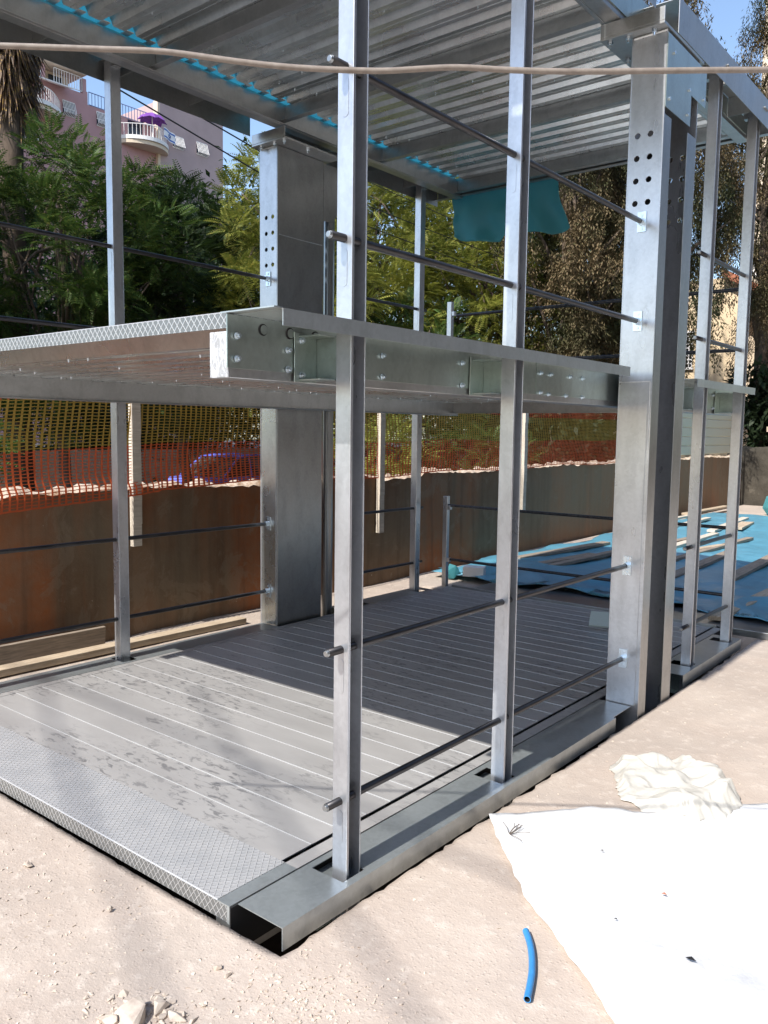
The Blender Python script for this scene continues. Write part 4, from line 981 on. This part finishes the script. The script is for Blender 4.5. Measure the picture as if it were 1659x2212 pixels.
def railing(x, ya, yb, za, zb, mat, step=.22, curve=0, nm='railing'):
    m = MB(); n = max(2, int(abs(yb - ya) / step)); P = []
    for k in range(n + 1):
        u = k / n; P.append((x + curve * math.sin(math.pi * u), ya + (yb - ya) * u))
    for k in range(n + 1): m.box(P[k][0] - .02, P[k][0] + .02, P[k][1] - .02, P[k][1] + .02, za, zb)
    m.tube([(a, b, zb) for a, b in P], .04, 6); m.tube([(a, b, za) for a, b in P], .035, 6)
    m.build(nm, mat, root); return P
railing(XB + .05, by(21.2), by(22.72), bz(18.52), bz(19.2), M['white']); railing(XB + .05, by(19.6), by(20.5), bz(18.52), bz(19.2), M['white'])
railing(XB + .02, by(23.1), by(27.1), bz(18.0), bz(18.62), M['bluerail'], .3)
def balcony(ya, yb, z0, z1, d):
    n = 16; P = [(XB + d * math.sin(math.pi * k / n) ** .6, ya + (yb - ya) * k / n) for k in range(n + 1)]
    for q, (dz, s_, mt, nm) in enumerate(((0, 1, 'white', 'balcony_slab'), (-.35, .9, 'beige', 'balcony_base'))):
        m = MB(); poly = [(XB + (x - XB) * s_, y) for x, y in P]; m.prism(poly, 2, z0 + dz - .33, z0 + dz - .002 * q, 0); m.build(nm, M[mt], root)
    railing(XB, ya, yb, z0, z1, M['white'], .25, d * .95)
balcony(by(18.2), by(21.5), bz(17.0), bz(17.62), 2.2); balcony(by(24.9), by(27.9), bz(17.0), bz(17.62), 2.0)
m = MB(); m.box(XB - .05, XB + .01, by(19.3), by(20.3), bz(17.02), bz(17.95)); m.build('balcony_door', M['glass'], root)
m = MB(); m.box(XB - .05, XB + .01, by(25.4), by(26.3), bz(17.02), bz(17.95)); m.build('balcony_door', M['glass'], root)
m = MB(); m.prism([(XB, bz(18.5)), (XB + 1.6, bz(18.15)), (XB + 1.6, bz(18.1)), (XB, bz(18.42))], 1, by(19.6), by(21.8)); m.build('awning', M['white'], root)
for (ya, yb, z0, z1) in ((21.65, 22.3, 17.1, 17.8), (23.54, 24.2, 17.1, 17.8), (28.2, 28.9, 17.2, 17.85), (29.85, 30.6, 17.25, 17.95)):
    f = MB().box(XB - .05, XB + .31 if ya > 27 else XB + .012, by(ya), by(yb), bz(z0), bz(z1)).build('window', M['glass'], root)
    m = MB(); xx = XB + (.6 if ya > 27 else .3)
    for k in range(9): yk = by(ya) + (by(yb) - by(ya)) * k / 8; m.tube([(xx - .28, yk, bz(z1)), (xx + .05, yk, bz(z0) + .15), (xx - .28, yk, bz(z0))], .035, 5)
    for z in (bz(z0), bz((z0 + z1) / 2), bz(z1)): m.box(xx - .29, xx - .26, by(ya), by(yb), z - .03, z + .03)
    m.build('window_grille', M['white'], root)
f = MB().box(XB - .05, XB + .01, by(19.0), by(20.3), bz(15.4), bz(16.05)).build('window', M['glass'], root)
m = MB()
for k in range(5): yk = by(19.0) + (by(20.3) - by(19.0)) * k / 4; m.box(XB + .011, XB + .06, yk - .04, yk + .04, bz(15.4), bz(16.05))
m.box(XB + .011, XB + .06, by(19), by(20.3), bz(16.05), bz(16.08)); m.build('window_frame', M['white'], root)
# umbrella and flag on the balcony
c = Vector((XB + 1.0, by(26.55), 0)); rt_ = empty('parasol', (c.x, c.y, bz(17.0)), 'purple scalloped parasol on the upper balcony', 'parasol')
m = MB(); n = 16
V = [(c.x, c.y, bz(18.5))] + [(c.x + (.85 if k % 2 else .7) * math.cos(k * 2 * math.pi / n), c.y + (1.0 if k % 2 else .85) * math.sin(k * 2 * math.pi / n), bz(18.28)) for k in range(n)]
V += [(c.x + (1.3 if k % 2 else 1.0) * math.cos(k * 2 * math.pi / n), c.y + (1.4 if k % 2 else 1.1) * math.sin(k * 2 * math.pi / n), bz(18.0 if k % 2 else 18.12)) for k in range(n)]
m.add(V, [(0, 1 + k, 1 + (k + 1) % n) for k in range(n)] + [(1 + k, 1 + n + k, 1 + n + (k + 1) % n, 1 + (k + 1) % n) for k in range(n)])
o = m.build('canopy', M['purple'], rt_); s_ = o.modifiers.new('t', 'SOLIDIFY'); s_.thickness = .03
MB().tube([(c.x, c.y, bz(17.0)), (c.x, c.y, bz(18.5))], .05, 8).build('pole', M['white'], rt_)
fr = empty('flag', (XB + 1.2, by(27.4), bz(17.3)), 'white flag with two blue stripes and a blue six pointed star on the balcony', 'flag')
y0, y1, z0, z1 = by(26.98), by(27.95), bz(17.22), bz(17.78); fx = XB + 1.75
def fp(u, v): return (fx - .5 * u + .06 * math.sin(u * 9), y0 + (y1 - y0) * u, z0 - .2 * u + (z1 - z0) * v)
V = []; F = []; MI = []
nu, nv = 24, 20
for j in range(nv + 1):
    for i in range(nu + 1): V.append(fp(i / nu, j / nv))
for j in range(nv):
    for i in range(nu): a = j * (nu + 1) + i; F.append((a, a + 1, a + nu + 2, a + nu + 1)); MI.append(1 if j in (2, 3, 4, 15, 16, 17) else 0)
o = npmesh('cloth', V, F, M['flagw'], fr); o.data.materials.append(M['flagb']); o.data.polygons.foreach_set('material_index', MI); s_ = o.modifiers.new('t', 'SOLIDIFY'); s_.thickness = .015
m = MB()
for s in (0, 1):
    pp = []
    for k in range(3):
        a = math.pi / 2 + k * 2 * math.pi / 3 + s * math.pi; p = fp(.5 + .115 * math.cos(a), .5 + .2 * math.sin(a)); pp.append(Vector((p[0] + .03 + .002 * s, p[1], p[2])))
    m.tube(pp + [pp[0]], .022, 5)
m.build('star', M['flagb'], fr)

# ------------------------------------------------------------------ cream houses far right
root = empty('cream_house', (-9, 31, 0), 'sunlit cream house with a lattice window beyond the last right posts', 'building')
m = MB(); m.box(-13.5, -7.35, 30, 38, 0, 7.2); m.build('wall', M['cream'], root)
m = MB(); m.box(-7.348, -5.5, 31.2, 38, 0, 6.2); m.build('side_wall', M['beige'], root)
m = MB(); m.prism([(-7.9, 7.2), (-5.0, 5.7), (-5.0, 5.9), (-7.9, 7.5)], 1, 29.6, 38); m.build('roof', M['tile'], root)
f = MB().box(-9.9, -8.9, 29.97, 30.02, 4.0, 5.3).build('window', M['glass'], root)
m = MB()
for i in range(8):
    for j in range(9):
        cx_, cz_ = -9.84 + i * .125, 4.08 + j * .145; m.tube([(cx_ + .07 * math.cos(k * math.pi / 4), 29.93, cz_ + .08 * math.sin(k * math.pi / 4)) for k in range(9)], .016, 4, False)
m.box(-9.95, -8.85, 29.9, 29.96, 3.93, 4.0); m.box(-9.95, -8.85, 29.9, 29.96, 5.3, 5.37); m.build('lattice_grille', M['white'], root)
for z in (3.2, 5.0): MB().box(-6.9, -5.6, 30.6, 31.19, z, z + .25).build('ledge', M['beige'], root)
root = empty('tall_house', (-6, 40, 0), 'tall beige building with small white balconies at the upper right edge', 'building')
MB().box(-9.8, 4, 40, 50, 0, 22).build('wall', M['beige'], root)
for z in (5.2, 8.7, 12.1):
    MB().box(-9.4, -6.6, 38.9, 39.99, z, z + .18).build('balcony_slab', M['white'], root)
    m = MB()
    for k in range(15): m.box(-9.4 + k * .2, -9.36 + k * .2, 38.9, 38.94, z + .18, z + 1.1)
    m.box(-9.42, -6.56, 38.88, 38.96, z + 1.1, z + 1.16); m.build('railing', M['white'], root)
    MB().box(-8.9, -7.6, 39.96, 40.01, z + .2, z + 2.3).build('window', M['glass'], root)
# building added out of view so the steel has something dark to reflect
root = empty('unseen_building', (14, 5, 0), 'dark stone apartment building added unseen right of the yard, outside the picture, to darken the steel reflections', 'building')
MB().box(9.5, 20, -14, 34, -.3, 12).build('wall', M['darkstone'], root)
for fl in range(4):
    for k in range(9): MB().box(9.46, 9.51, -11 + k * 5, -9.6 + k * 5, 1.2 + fl * 2.9, 2.5 + fl * 2.9).build('window', M['glass'], root)
print('faces', sum(len(o.data.polygons) for o in COL.objects if o.type == 'MESH'))
